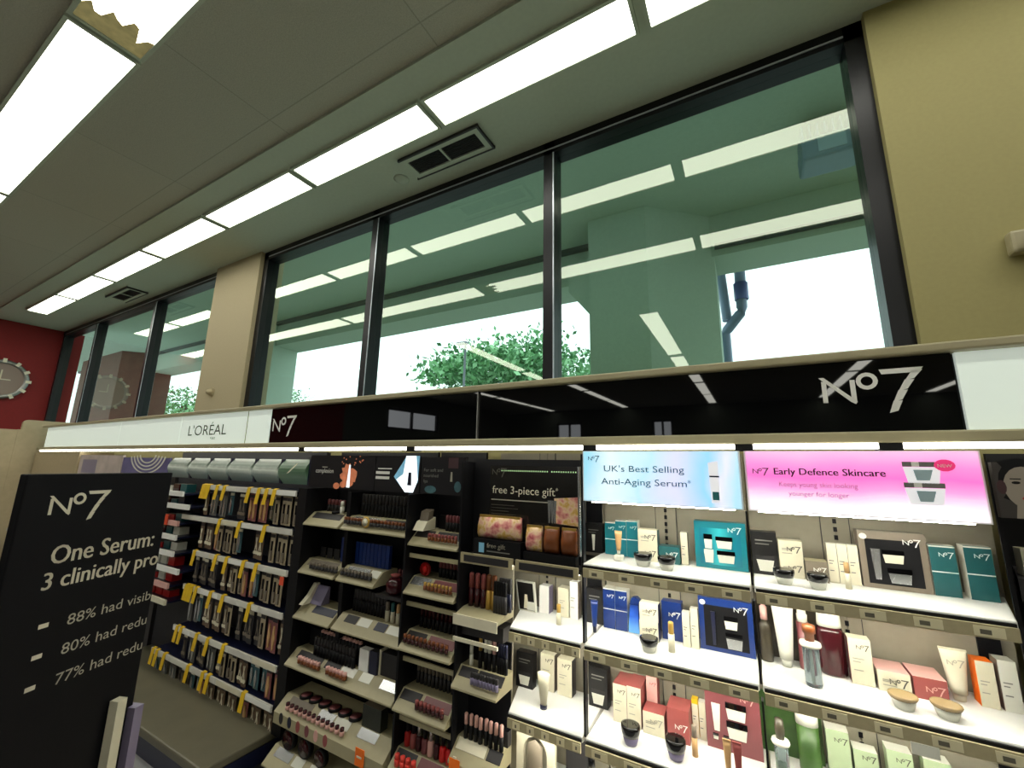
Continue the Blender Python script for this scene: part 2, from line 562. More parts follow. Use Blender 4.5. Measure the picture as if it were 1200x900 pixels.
def tree(label, x, y, zc, rx, rz, n, seed, group):
    rnd = random.Random(seed)
    t = thing('tree', label, 'tree', (x, y, -0.1), group=group)
    tr = MB()
    tr.tube([(0, 0, 0), (0.1, 0, zc * 0.5), (0, 0.1, zc)], rx * 0.05 + 0.08, mat('bark', (86, 76, 60), 0.9))
    tr.build('trunk', t)
    fo = MB()
    ms = [mat('leaf_dark', (56, 110, 62), 0.6), mat('leaf_mid', (92, 150, 92), 0.6), mat('leaf_pale', (140, 190, 140), 0.6)]
    cl_ = []
    for _ in range(34):
        a, b = rnd.uniform(0, 6.283), rnd.uniform(-0.7, 1.0)
        q = rnd.uniform(0.25, 0.9)
        cl_.append((q * rx * math.cos(a) * math.sqrt(max(0, 1 - b * b)), q * rx * math.sin(a) * math.sqrt(max(0, 1 - b * b)), zc + q * rz * b))
    for _ in range(n):
        c = rnd.choice(cl_)
        p = Vector((c[0] + rnd.gauss(0, rx * 0.16), c[1] + rnd.gauss(0, rx * 0.16), c[2] + rnd.gauss(0, rz * 0.16)))
        s_ = rnd.uniform(0.08, 0.19) * (rx / 4.5)
        d1 = Vector((rnd.gauss(0, 1), rnd.gauss(0, 1), rnd.gauss(0, 1))).normalized()
        d2 = d1.cross(Vector((rnd.gauss(0, 1), rnd.gauss(0, 1), rnd.gauss(0, 1)))).normalized()
        fo.add([p - d1 * s_, p + d2 * s_ * 0.6, p + d1 * s_, p - d2 * s_ * 0.6], [(0, 1, 2, 3)], rnd.choice(ms))
    fo.build('foliage', t)
    return t
tree('broad leafy tree behind the street lamp, seen through the middle pane', -14.6, 25, 8.1, 6.2, 2.4, 8000, 3, None)
tree('smaller leafy tree showing beside the outdoor pillar', -15.6, 43, 10.4, 5.0, 3.4, 3600, 5, None)
tree('distant tree low in the pane next to the cream column', -40, 25, 8.0, 3.2, 1.7, 900, 8, None)
tree('distant tree behind the far window group', -61, 25, 8.5, 7.0, 3.4, 1800, 9, None)
sl = thing('street_lamp', 'slim grey street lamp standing in front of the broad tree', 'street lamp', (-10.25, 14, -0.1))
M_LAMPG = mat('lamp_post_grey', (120, 126, 134), 0.5)
MB().tube([(0, 0, 0), (0, 0, 6.9)], 0.05, M_LAMPG).build('pole', sl)
MB().box(-0.45, 0.10, -0.12, 0.12, 6.9, 7.02, M_LAMPG).build('lamp_head', sl, bevel=0.04)

# ------------------------------------------------------------------ ceiling lights and fittings
def light_mesh(L, W, along='X'):
    fr, ln = MB(), MB()
    t = 0.018
    a, b = L / 2, W / 2
    if along == 'Y':
        a, b = b, a
    fr.box(-a - t, a + t, -b - t, -b, -0.012, 0.03, M_SOFFIT).box(-a - t, a + t, b, b + t, -0.012, 0.03, M_SOFFIT)
    fr.box(-a - t, -a, -b, b, -0.012, 0.03, M_SOFFIT).box(a, a + t, -b, b, -0.012, 0.03, M_SOFFIT)
    ln.box(-a, a, -b, b, -0.004, 0.004, M_LENS)
    return fr, ln
def light(name, fr, ln, label, loc, group=None):
    t = thing(name, label, 'ceiling light', loc, group=group)
    fr.build('frame', t)
    ln.build('diffuser', t)
    return t
row_a = ['second fluorescent panel in the window row, above the pier end', 'long fluorescent panel in the window row beside the air vent',
         'fluorescent panel in the window row, next along past the air vent', 'fourth fluorescent panel along the window row from the pier',
         'fifth fluorescent panel along the window row from the pier', 'sixth fluorescent panel along the window row from the pier',
         'seventh fluorescent panel along the window row from the pier', 'fluorescent panel nearest the red wall in the window row']
proto = None
xs_a = [0.39 - 1.272 * k + (0.0 if k == 0 else 0) for k in range(8)]
xs_a = [0.34, -0.935, -2.195, -3.46, -4.73, -6.0, -7.27, -8.54]
for k, x in enumerate(xs_a):
    if k == 0:
        proto = light('ceiling_light', *light_mesh(1.20, 0.20), row_a[0], (x, 1.68, CEIL - 0.006))
    else:
        dup(proto, (x, 1.68, CEIL - 0.006), row_a[k])
dup(proto, (1.61, 1.68, CEIL - 0.006), 'fluorescent panel of the window row over the beige pier')
pb = light('ceiling_light', *light_mesh(2.43, 0.27), 'wide double-length ceiling light over the aisle with a plain white lens', (-4.02, 0.51, CEIL + 0.012))
bx = [(-1.53, 'wide ceiling light over the aisle with brown debris inside its lens')]
MZ = [(-6.51, 'wide ceiling light over the aisle further towards the red wall'), (0.96, 'wide ceiling light directly above the camera aisle'), (3.45, 'wide ceiling light over the aisle beyond the beige pier'), (-9.0, 'wide ceiling light over the aisle closest to the red wall')]
dup(pb, (-1.53, 0.51, CEIL + 0.012), bx[0][1])
for x, l in MZ:
    dup(pb, (x, 0.51, CEIL + 0.012), l)
# debris lying in the lens of the light overhead
last = [o for o in COL.objects if o.get('label') == bx[0][1]][0]
db = MB()
rnd = random.Random(4)
top = []
for i in range(12):
    t = i / 11
    top.append((-1.215 + 0.10 + 0.05 * math.sin(i * 1.9) + 0.05 * rnd.random() + 0.04 * math.sin(t * 3), -0.135 + 0.27 * t))
poly = [(-1.215, -0.135)] + top + [(-1.215, 0.135)]
db.prism_z([(x, y) for x, y in poly][::-1], -0.0065, -0.0045, mat('lens_debris', (160, 148, 100), 0.8, noise=0.35, scale=18, emit=0.35))  # debris emission stands in for lamp light coming through from behind
db.build('debris_patch', last)
py_ = light('ceiling_light', *light_mesh(2.43, 0.25, 'Y'), 'ceiling light running away from the windows behind the viewer', (-1.1, -2.4, CEIL + 0.012), 'light rows deep in the store')
for x in (-7.7, -4.4, -1.1, 2.3, 5.0):
    for y in (-2.4, -5.0, -7.6, -10.2, -12.6):
        if (x, y) != (-1.1, -2.4):
            dup(py_, (x, y, CEIL + 0.012))

def vent(loc, label):
    v = thing('ceiling_vent', label, 'air vent', loc)
    f = MB()
    for a in ((-.33, .33, -.10, -.065), (-.33, .33, .065, .10), (-.33, -.29, -.065, .065), (.29, .33, -.065, .065), (-.008, .008, -.065, .065)):
        f.box(*a, -0.016, 0.0, M_SOFFIT)
    f.box(-.345, .345, .10, .108, -0.022, 0, M_DARK).box(-.345, .345, -.112, -.10, -0.022, 0, M_DARK).box(.33, .342, -.1, .1, -0.022, 0, M_DARK)
    f.build('frame', v)
    MB().box(-.29, .29, -.065, .065, -0.004, 0.0, mat('vent_dark', (40, 42, 40), 0.8)).build('duct_opening', v)
    g = MB()
    for i in range(9):
        g.box(-.29, .29, -.06 + i * .0145, -.057 + i * .0145, -0.012, -0.004, M_DARK)
    g.build('grille', v)
vent((-1.70, 1.99, CEIL), 'white framed air vent beside the window row lights')
vent((-7.05, 2.03, CEIL), 'small dark air vent far along near the red wall')
tag(MB().lathe([(0.0, -0.02), (0.025, -0.018), (0.05, -0.006), (0.06, 0.0)], M_SOFFIT, c=(0, 0, 0)).build('sprinkler', loc=(-2.17, 2.05, CEIL)), 'small round ceiling sprinkler plate next to the air vent', 'sprinkler')
sn = thing('motion_sensor', 'small round sensor on the cream column above the header', 'sensor', (-4.82, YF, 2.40))
MB().lathe([(0.035, 0), (0.035, -0.02), (0.02, -0.05), (0.0, -0.055)], M_COLUMN, axis='Y').build('housing', sn)
MB().lathe([(0.05, 0), (0.05, -0.008)], M_COLUMN, axis='Y').build('mounting_plate', sn)
em = thing('emergency_lamp', 'beige emergency lamp fixed high on the yellowish pier', 'emergency light', (0.99, YF, 2.55))
MB().box(-0.08, 0.14, -0.05, 0.0, -0.035, 0.055, M_BEIGE).build('housing', em, bevel=0.012)
MB().lathe([(0.03, 0.0), (0.045, -0.05), (0.0, -0.055)], M_TAUPE, axis='Y', c=(-0.02, -0.05, -0.02)).build('lamp_head', em)
ck = thing('wall_clock', 'round clock with a pale notched rim on the red wall', 'clock', (-10.2, 1.66, 2.90), math.radians(90))
MB().lathe([(0.31, 0.0), (0.31, -0.05), (0.26, -0.06), (0.25, -0.03)], M_STEEL, n=32, axis='Y').build('rim', ck)
MB().disc((0, -0.032, 0), 0.252, 0.252, mat('clock_dial', (150, 132, 122), 0.8), 28).build('dial', ck)
for i in range(12):
    a = i * math.pi / 6
    r0, r1 = 0.265, 0.33
    u, v = (math.cos(a), math.sin(a)), (-math.sin(a) * .022, math.cos(a) * .022)
    tk = MB()
    tk.add([(u[0] * r0 + v[0], -0.064, u[1] * r0 + v[1]), (u[0] * r1 + v[0], -0.064, u[1] * r1 + v[1]), (u[0] * r1 - v[0], -0.064, u[1] * r1 - v[1]), (u[0] * r0 - v[0], -0.064, u[1] * r0 - v[1])], [(0, 1, 2, 3)], M_CREAM)
    tk.build('rim_notch', ck)
hd = MB()
hd.box(-.008, .008, -0.038, -0.034, 0, .15, M_CREAM).box(0, .11, -0.040, -0.036, -.008, .008, M_CREAM)
hd.build('hands', ck)

# ------------------------------------------------------------------ canopy and header signs
cn = thing('canopy', 'long beige canopy running along the top of the cosmetics shelving', 'canopy', (0, 0, 0))
MB().box(-8.2, 1.9, 1.795, 2.12, 1.80, 1.838, M_BEIGE).build('soffit_rail', cn, bevel=0.006)
MB().box(-8.2, 1.9, 1.805, 1.90, 2.092, 2.122, M_BEIGE).build('top_rail', cn, bevel=0.006)
MB().box(-8.2, 1.9, 1.87, 1.90, 1.838, 2.092, M_BLACKM).build('back_board', cn)
MB().box(-8.1, 1.9, 1.805, 1.825, 1.782, 1.80, M_LEDTOP).build('tube_lamp', cn)
for x in (-2.65, -1.67, -0.62, -0.02, 0.40):
    MB().box(x - 0.03, x + 0.03, 1.80, 1.86, 1.775, 1.802, M_BLACKM).build('bracket', cn)

def header(name, label, x0, x1, parts_):
    o = thing(name, label, 'sign', (x0, 1.855, 1.838))
    for p in parts_:
        p.build(*p.args)
    return o
TILT = 0.003
hs = thing('header_sign', 'long glossy black header sign with white logos at both ends', 'sign', (-3.10, 1.855, 1.84))
for a, b in ((0, 1.855), (1.862, 3.69)):
    p = MB()
    p.prism_x([(-0.015 - TILT, 0.250), (0.0 - TILT, 0.250), (0.0, 0.0), (-0.015, 0.0)], a, b, M_BLACK)
    p.build('panel', hs)
MB().box(1.855, 1.862, -0.03, 0.0, 0.0, 0.25, M_STEEL).build('joint_strip', hs)
lg = MB()
def on_head(x, z):
    return (x, -0.0158 - TILT * z / 0.25, z)
V_ = (0, -TILT / 0.25, 1)
lg.logo(on_head(3.335, 0.105), 0.285, M_LOGOW, V=V_)
lg.build('logo', hs)
lg = MB()
lg.logo(on_head(0.02, 0.085), 0.285, M_LOGOW, V=V_)
lg.build('logo', hs)
def plain_header(label, x0, x1, txt=None, seg=()):
    o = thing('header_sign', label, 'sign', (x0, 1.855, 1.84))
    p = MB()
    L = x1 - x0
    p.box(0, L, -0.018, 0, 0, 0.25, M_HEADW)
    p.build('panel', o)
    for s_ in seg:
        MB().box(s_ - .004, s_ + .004, -0.020, -0.018, 0, 0.25, M_BEIGE).build('joint_strip', o)
    if txt:
        t = MB()
        t.text(txt[0], (txt[2], -0.0185, 0.075), txt[3], M_LOGOB, fit=txt[4])
        if txt[1]:
            t.text(txt[1], (txt[2] + txt[4] * 0.62, -0.0185, 0.035), 0.035, M_LOGOB)
        t.build('lettering', o)
    return o
plain_header('white header sign with grey brand lettering beside the black sign', -4.47, -3.105, ("L'ORÉAL", 'PARIS', 0.15, 0.125, 0.62), (1.06,))
plain_header('blank white header sign between the lettered sign and its far neighbour', -5.78, -4.475)
plain_header('farthest white header sign above the end of the shelving', -8.1, -5.785)
plain_header('blank pale header sign to the pier side of the black sign', 0.60, 1.88)

# ------------------------------------------------------------------ gondola bays
def backing(x0, x1, slots, parent, z0=0.15, z1=1.775, m=M_BACK):
    b = MB()
    b.box(x0, x1, 2.085, 2.11, z0, z1, m)
    b.build('back_panel', parent)
    for sx in slots:
        u = MB()
        u.box(sx - 0.045, sx - 0.002, 2.079, 2.085, z0, z1, M_BACK).box(sx + 0.002, sx + 0.045, 2.079, 2.085, z0, z1, M_BACK)
        u.box(sx - 0.046, sx - 0.0435, 2.0785, 2.085, z0, z1, M_DARK).box(sx + 0.0435, sx + 0.046, 2.0785, 2.085, z0, z1, M_DARK)
        z = z0 + 0.1
        while z < z1 - 0.05:
            u.box(sx - 0.006, sx + 0.006, 2.077, 2.080, z, z + 0.017, M_BLACKM)
            z += 0.030
        u.build('slotted_upright', parent)

def shelf(parent, x0, x1, z, led=True, ylo=2.08, el=0.0, er=0.0):
    s = MB()
    s.prism_z([(x0, D + 0.012), (x1, D + 0.012), (x1 + er, ylo), (x0 - el, ylo)], z - 0.023, z - 0.001, M_WHITE)
    sh = s.build('shelf', parent, bevel=0.004)
    r = MB()
    r.box(x0 + 0.004, x1 - 0.004, D - 0.004, D + 0.004, z - 0.052, z - 0.017, M_RAILCOL)
    r.box(x0 + 0.004, x1 - 0.004, D + 0.004, D + 0.012, z - 0.022, z - 0.008, M_BLACKM)  # black strip stands in for the shadow gap below the shelf front
    n = 5
    wd = (x1 - x0) / n
    for i in range(n):
        a = x0 + i * wd + 0.03
        r.box(a, a + wd * 0.5, D - 0.0055, D - 0.004, z - 0.048, z - 0.022, M_TICKET)
        r.box(a + 0.012, a + wd * 0.28, D - 0.0062, D - 0.0055, z - 0.042, z - 0.030, M_TICKMARK)
    r.build('ticket_rail', sh)
    if led:
        MB().box(x0 + 0.02, x1 - 0.02, D + 0.03, D + 0.05, z - 0.028, z - 0.022, M_LED).build('led_strip', sh)
    return sh

Z1, Z2, Z3, Z4 = 1.315, 1.01, 0.68, 0.36
def bay(label, x0, x1, slot, levels, back_extra=0.0):
    b = thing('display_bay', label, 'shelving', (0, 0, 0))
    backing(x0, x1 + back_extra, slot, b)
    for z in levels:
        shelf(b, x0 + 0.003, x1 - 0.003, z, er=back_extra)
    bs = MB()
    bs.box(x0, x1, 1.45, 2.11, 0.0, 0.149, M_BEIGE)
    bs.build('base_deck', b)
    return b
bay_blue = bay('white skincare shelving bay under the pale blue light box', -0.645, -0.032, [-0.36], (Z1, Z2, Z3, Z4))
bay_pink = bay('white skincare shelving bay under the pink light box', -0.028, 0.60, [0.26], (Z1, Z2, Z3, Z4), 0.09)
bay_gift = bay('shelving bay with the black gift poster at its top', -1.245, -0.652, [-0.95], ())
for z in (Z2, Z3, Z4):
    shelf(bay_gift, -0.985, -0.653, z, el=0.10)
gr = MB()
gr.box(-1.240, -0.655, D + 0.01, 2.08, Z1 - 0.05, Z1 - 0.03, M_BLACKM)
gsh = gr.build('shelf', bay_gift)
MB().box(-0.96, -0.665, D + 0.03, D + 0.05, Z1 - 0.056, Z1 - 0.0505, M_LED).build('led_strip', gsh)  # added lamp that whitens the second shelf below
gt = MB()
for a, b in ((-1.255, -0.97), (-0.955, -0.66)):
    gt.box(a, b, D - 0.004, D + 0.008, Z1 - 0.068, Z1 - 0.022, M_RAILCOL)
    gt.box(a + 0.02, b - 0.02, D - 0.006, D - 0.004, Z1 - 0.06, Z1 - 0.03, M_DARK)
gt.build('ticket_rail', gsh)
# slim black posts at the bay joints and dark liners behind them
def divider(parent, x, z0, z1, y0=1.765, t=0.008):
    MB().box(x - t / 2, x + t / 2, y0, y0 + 0.03, z0, z1, M_BLACKM).build('divider', parent)
for z0, z1 in ((Z1, 1.56), (Z2, Z1 - 0.05), (Z3, Z2 - 0.05)):
    if z0 < Z1:
        divider(bay_blue, -0.645, z0, z1)
        MB().box(-0.735, -0.665, 2.072, 2.079, z0 + 0.001, z1, M_BLACKM).build('dark_liner', bay_gift)
    else:
        MB().box(-0.735, -0.655, 2.072, 2.079, z0 + 0.001, z1, M_BLACKM).build('dark_liner', bay_gift)
        divider(bay_blue, -0.645, z0 - 0.05, z1 + 0.2)
    divider(bay_pink, -0.030, z0, z1, t=0.006)
MB().box(0.60, 0.655, 2.072, 2.079, Z3 + 0.001, Z1 - 0.03, M_BLACKM).build('dark_liner', bay_pink)

# light boxes
def light_box(label, x0, x1, m, seed_fn):
    L = x1 - x0
    o = thing('light_box_sign', label, 'sign', (x0, 1.83, 1.564))
    MB().box(0, L, -0.068, 0.0, 0, 0.209, M_WHITE).build('housing', o)
    MB().box(0.006, L - 0.006, -0.073, -0.068, 0.004, 0.206, m).build('lit_film', o)
    MB().box(0.03, L - 0.03, -0.045, -0.030, -0.005, 0.0, M_LED).build('led_strip', o)  # added lamp, put under the box to whiten the top shelf
    for nm, fn in seed_fn:
        p = MB()
        fn(p, -0.0737)
        p.build(nm, o)
    return o
film_b = gradient_lit('blue_film', [(0.0, (150, 210, 235)), (0.22, (222, 240, 250)), (0.45, (186, 226, 246)), (0.62, (214, 216, 244)), (0.8, (150, 208, 244)), (0.9, (226, 226, 248)), (1.0, (176, 220, 240))], 0.82, 'X', 0.0, 0.61, 0.35)
film_p = gradient_lit('pink_film', [(0.0, (255, 250, 254)), (0.22, (255, 236, 250)), (0.42, (244, 160, 220)), (0.58, (240, 116, 200)), (0.75, (240, 140, 212)), (1.0, (248, 190, 230))], 0.82, 'Z', 0.0, 0.21, 0.25)
M_TXTB = mat('slate_ink', (38, 92, 120), 0.5)
M_TXTP = mat('plum_ink', (70, 40, 70), 0.5)
M_TXTP2 = mat('faded_mauve_ink', (214, 150, 200), 0.5)
M_VIAL = mat('printed_white', (240, 240, 244), 0.4, emit=0.5)
M_TEALINK = mat('printed_teal', (40, 120, 126), 0.5)
M_HOT = mat('hot_pink_print', (250, 60, 130), 0.5, emit=0.4)
def bl_logo(p, y):
    p.logo((0.025, y, 0.170), 0.052, M_INK)
def bl_text(p, y):
    p.text("UK's Best Selling", (0.095, y, 0.125), 0.036, M_TXTB, fit=0.315)
    p.text("Anti-Aging Serum", (0.082, y, 0.073), 0.036, M_TXTB, fit=0.335)
    p.text("*", (0.42, y, 0.078), 0.03, M_TXTB)
def bl_tube(p, y):
    p.add([(0.495, y, 0.165), (0.53, y, 0.172), (0.528, y, 0.02), (0.500, y, 0.02)], [(0, 1, 2, 3)], M_VIAL)
    p.add([(0.497, y - .0003, 0.118), (0.53, y - .0003, 0.118), (0.53, y - .0003, 0.112), (0.497, y - .0003, 0.112)], [(0, 1, 2, 3)], M_INK)
    p.add([(0.504, y - .0003, 0.06), (0.526, y - .0003, 0.06), (0.526, y - .0003, 0.03), (0.504, y - .0003, 0.03)], [(0, 1, 2, 3)], M_TEALINK)
def pk_logo(p, y):
    p.logo((0.022, y, 0.130), 0.052, M_TXTP)
def pk_text(p, y):
    p.text('Early Defence Skincare', (0.088, y, 0.128), 0.032, M_TXTP, fit=0.30, bold=True)
def pk_text2(p, y):
    p.text('Keeps young skin looking', (0.10, y, 0.088), 0.024, M_TXTP2, fit=0.215)
    p.text('younger for longer', (0.125, y, 0.058), 0.022, M_TXTP2, fit=0.165)
M_PBLUE = mat('printed_pale_blue', (170, 196, 204), 0.5)
def pk_jar(z0, wd):
    def f(p, y):
        cx = 0.475
        p.add([(cx - wd, y, z0 + .05), (cx + wd, y, z0 + .05), (cx + wd, y, z0 + .035), (cx - wd, y, z0 + .035)], [(0, 1, 2, 3)], M_GREYP)
        p.add([(cx - wd * .5, y - .0003, z0 + .05), (cx - wd * .1, y - .0003, z0 + .05), (cx - wd * .1, y - .0003, z0 + .035), (cx - wd * .5, y - .0003, z0 + .035)], [(0, 1, 2, 3)], M_LOGOW)
        p.add([(cx - wd * .98, y, z0 + .034), (cx + wd * .98, y, z0 + .034), (cx + wd * .8, y, z0 - .015), (cx - wd * .8, y, z0 - .015)], [(0, 1, 2, 3)], M_VIAL)
        p.add([(cx - .02, y - .0004, z0 + .026), (cx + .025, y - .0004, z0 + .026), (cx + .015, y - .0004, z0 - .006), (cx - .015, y - .0004, z0 - .006)], [(0, 1, 2, 3)], M_PBLUE)
    return f
def pk_badge(p, y):
    p.disc((0.528, y - .0006, 0.165), 0.024, 0.018, M_HOT)
    p.text('NEW', (0.512, y - .0009, 0.159), 0.014, M_LOGOW, fit=0.032)
light_box('pale blue lit sign advertising an anti-aging serum', -0.638, -0.036, film_b, (('logo', bl_logo), ('lettering', bl_text), ('product_picture', bl_tube)))
light_box('pink lit sign advertising early defence skincare', -0.022, 0.588, film_p, (('logo', pk_logo), ('lettering', pk_text), ('lettering', pk_text2), ('product_picture', pk_jar(0.125, .044)), ('product_picture', pk_jar(0.062, .047)), ('badge', pk_badge)))

# ------------------------------------------------------------------ product builders
def carton(label, x0, x1, y, z, h, front, side=None, top=None, logo=None, depth=0.05, group=None, line=None, logo_z=0.78, art=None, cat='carton', name='carton', lw=0.60, rz=0.0):
    wd = x1 - x0
    b = MB()
    b.box(-wd / 2, wd / 2, 0, depth, 0, h, side or front, front=front, top=top or side or front)
    if line:
        for zz, th, mm in line:
            b.box(-wd / 2, wd / 2, -0.0006, 0, h * zz, h * zz + th, mm)
    if logo:
        k = wd * lw
        b.logo((wd * 0.5 - k - wd * 0.06, -0.0012, h * logo_z), k, logo)
    if art:
        art(b, wd, h)
    o = b.build(name, loc=((x0 + x1) / 2, y, z), rz=rz)
    return tag(o, label, cat, group)

def jar(label, x, y, z, r=0.034, lid=M_BLACK, body=M_PEARL, group=None, hb=0.024, hl=0.026):
    t = thing('tester_jar', label, 'jar', (x, y, z), group=group)
    MB().lathe([(r * 0.62, 0), (r * 0.72, hb * 0.4), (r * 0.85, hb)], body, n=20).build('glass_base', t)
    MB().lathe([(r * 0.86, hb), (r * 0.95, hb + hl * 0.35), (r, hb + hl * 0.7), (r * 0.97, hb + hl), (r * 0.8, hb + hl * 1.02)], lid, n=20).build('lid', t)
    return t

def tube_obj(label, x, y, z, w_, h, body, cap, group=None, cap_h=0.2, rz=0.0, logo=None):
    """squeeze tube standing on its cap: round below, flat crimp on top"""
    t = thing('cream_tube', label, 'tube', (x, y, z), rz, group)
    n = 16
    r = w_ * 0.30
    MB().lathe([(r * 0.72, 0), (r * 0.78, h * cap_h * 0.5), (r * 0.85, h * cap_h)], cap, n=n).build('cap', t)
    b = MB()
    P, F = [], []
    K = 6
    for k in range(K + 1):
        q = k / K
        rx, ry = r + (w_ / 2 - r) * q, r * (1 - q) + 0.002 * q
        zz = h * (cap_h + (1 - cap_h) * q)
        for i in range(n):
            a = 2 * math.pi * i / n
            P.append((rx * math.cos(a), ry * math.sin(a), zz))
    for k in range(K):
        for i in range(n):
            j = (i + 1) % n
            F.append((k * n + i, k * n + j, (k + 1) * n + j, (k + 1) * n + i))
    F.append(tuple(range(n - 1, -1, -1)))
    F.append(tuple(range(K * n, K * n + n)))
    b.add(P, F, body, True)
    b.box(-w_ / 2, w_ / 2, -0.0025, 0.0025, h, h * 1.04, body)
    if logo:
        b.logo((-w_ * 0.33, -r * 0.75, h * 0.72), w_ * 0.66, logo)
    b.build('body', t)
    return t

def vial(label, x, y, z, r, h, body, cap, split=0.6, group=None, name='tester_vial', cat='tester', n=12):
    t = thing(name, label, cat, (x, y, z), group=group)
    MB().lathe([(r, 0), (r, h * split)], body, n=n).build('body', t)
    MB().lathe([(r * 0.85, h * split), (r * 0.85, h * 0.97), (r * 0.6, h)], cap, n=n).build('cap', t)
    return t

def gift_box(label, x0, x1, y, z, h, outer, window, logo, items, depth=0.06, edge=None, badge=True):
    wd = x1 - x0
    o = thing('gift_set', label, 'gift set', ((x0 + x1) / 2, y, z))
    MB().box(-wd / 2, wd / 2, 0, depth, 0, h, outer, top=edge or outer).build('box', o)
    p = MB()
    a, b_ = -wd * 0.40, wd * 0.40
    p.box(a, b_, -0.0008, 0, h * 0.08, h * 0.86, window)
    p.build('window', o)
    for (u, v, ww, hh, m, kind) in items:
        q = MB()
        cx = -wd / 2 + u * wd
        if kind == 'tube':
            q.prism_y([(cx - ww * .3, v * h), (cx + ww * .3, v * h), (cx + ww * .5, v * h + hh), (cx - ww * .5, v * h + hh)], -0.006, -0.0008, m)
        else:
            q.prism_y([(cx - ww * .42, v * h), (cx + ww * .42, v * h), (cx + ww * .5, v * h + hh * .66), (cx - ww * .5, v * h + hh * .66)], -0.006, -0.0008, m)
            q.box(cx - ww * .52, cx + ww * .52, -0.0075, -0.0008, v * h + hh * .66, v * h + hh, M_BLACK if kind == 'jar' else M_PEARL)
        q.build('product', o)
    g = MB()
    if badge:
        g.disc((-wd * 0.42, -0.0015, h * 0.90), 0.011, 0.010, M_PEARL)
    g.logo((wd * 0.16, -0.0015, h * 0.80), wd * 0.27, logo)
    g.build('logo', o)
    return o

# ------------------------------------------------------------------ skincare: top shelf of the blue bay
M_BCARD = mat('black_card', (20, 19, 20), 0.4)
def tube_art(b, wd, h):
    b.add([(-.004, -.0012, h * .08), (.004, -.0012, h * .08), (.008, -.0012, h * .62), (-.008, -.0012, h * .62)], [(0, 1, 2, 3)], M_PEARL)
    b.box(-wd * .3, wd * .3, -.0012, -.001, h * .76, h * .79, M_GREYP)
    b.box(-wd * .3, wd * .15, -.0012, -.001, h * .68, h * .70, M_GREYP)
def jar_art(b, wd, h):
    b.box(-wd * .34, wd * .34, -.0012, -.001, h * .78, h * .81, M_GREYP)
    b.box(-wd * .34, wd * .2, -.0012, -.001, h * .70, h * .72, M_GREYP)
    b.add([(-wd * .24, -.0012, h * .08), (wd * .24, -.0012, h * .08), (wd * .34, -.0012, h * .34), (-wd * .34, -.0012, h * .34)], [(0, 1, 2, 3)], M_PEARL)
    b.box(-wd * .36, wd * .36, -.0014, -.001, h * .34, h * .44, M_DARK)
def lines_art(m):
    def f(b, wd, h):
        for zz, k in ((.55, .5), (.48, .34), (.30, .42)):
            b.box(-wd * .36, -wd * .36 + wd * k, -.0012, -.001, h * zz, h * zz + .003, m)
    return f
wl = lambda: [(0.46, 0.0035, M_LOGOW), (0.965, 0.004, M_PEARL)]

def cream(label, x0, x1, y, z, h, side=None, **k):
    k.setdefault('logo', M_LOGOB)
    return carton(label, x0, x1, y, z, h, M_CREAM, side or M_CREAM, k.pop('top', None) or M_CREAM, art=k.pop('art', lines_art(M_PALE)), **k)
def slim(label, x0, x1, y, z, h, top=None, **k):
    return carton(label, x0, x1, y, z, h, M_CREAM, M_TAUPE, top or M_PEARL, depth=0.03, art=lines_art(M_GREYP), **k)

# ---- top shelf, blue bay
carton('black carton printed with a slim white tube, on the top white shelf', -0.717, -0.634, 2.0, Z1, 0.130, M_BCARD, depth=0.04, art=tube_art)
carton('teal serum carton beside the black carton, lowest of three in the row', -0.620, -0.571, 2.0, Z1, 0.142, M_TEAL, M_PEARL, M_PEARL, M_LOGOW, 0.045, line=wl(), group='teal serum cartons')
carton('middle one of three teal serum cartons in the row', -0.568, -0.519, 1.99, Z1, 0.155, M_TEAL, M_PEARL, M_PEARL, M_LOGOW, 0.045, line=wl(), group='teal serum cartons')
carton('teal serum carton of the row nearest the stacked cream cartons', -0.517, -0.468, 1.99, Z1, 0.157, M_TEAL, M_PEARL, M_PEARL, M_LOGOW, 0.045, line=wl(), group='teal serum cartons')
tube_obj('slim tan tester tube standing in front of the teal cartons', -0.530, 1.90, Z1 + 0.022, 0.032, 0.095, M_TAN, M_PEARL)
tag(MB().box(-0.018, 0.018, -0.018, 0.018, 0, 0.022, M_PEARL).build('tester_stand', loc=(-0.530, 1.90, Z1), bevel=0.003), 'white block holding the tan tester tube', 'stand')
cream('cream carton under another one, behind the first tester jar', -0.458, -0.378, 1.95, Z1, 0.061, M_DTEAL, logo_z=0.42)
cream('cream carton lying on top of its twin on the top white shelf', -0.457, -0.377, 1.95, Z1 + 0.061, 0.068, M_DTEAL, logo_z=0.45)
jar('black lidded tester jar in front of the stacked cream cartons', -0.417, 1.85, Z1, 0.037)
carton('low dark teal carton behind the second tester jar', -0.372, -0.290, 1.95, Z1, 0.068, M_DTEAL, M_DTEAL, M_DTEAL, M_LOGOW, 0.06, logo_z=0.42)
jar('black lidded tester jar in front of the low dark teal carton', -0.322, 1.83, Z1, 0.034)
slim('single slim cream carton standing beside the large teal gift set', -0.286, -0.259, 1.97, Z1, 0.128)
teal_glow = gradient_lit('teal_print', [(0.0, (16, 84, 110)), (0.25, (10, 120, 140)), (0.5, (60, 190, 200)), (0.75, (10, 120, 140)), (1, (16, 84, 110))], 0.0, 'X', -0.094, 0.094, 0.1)
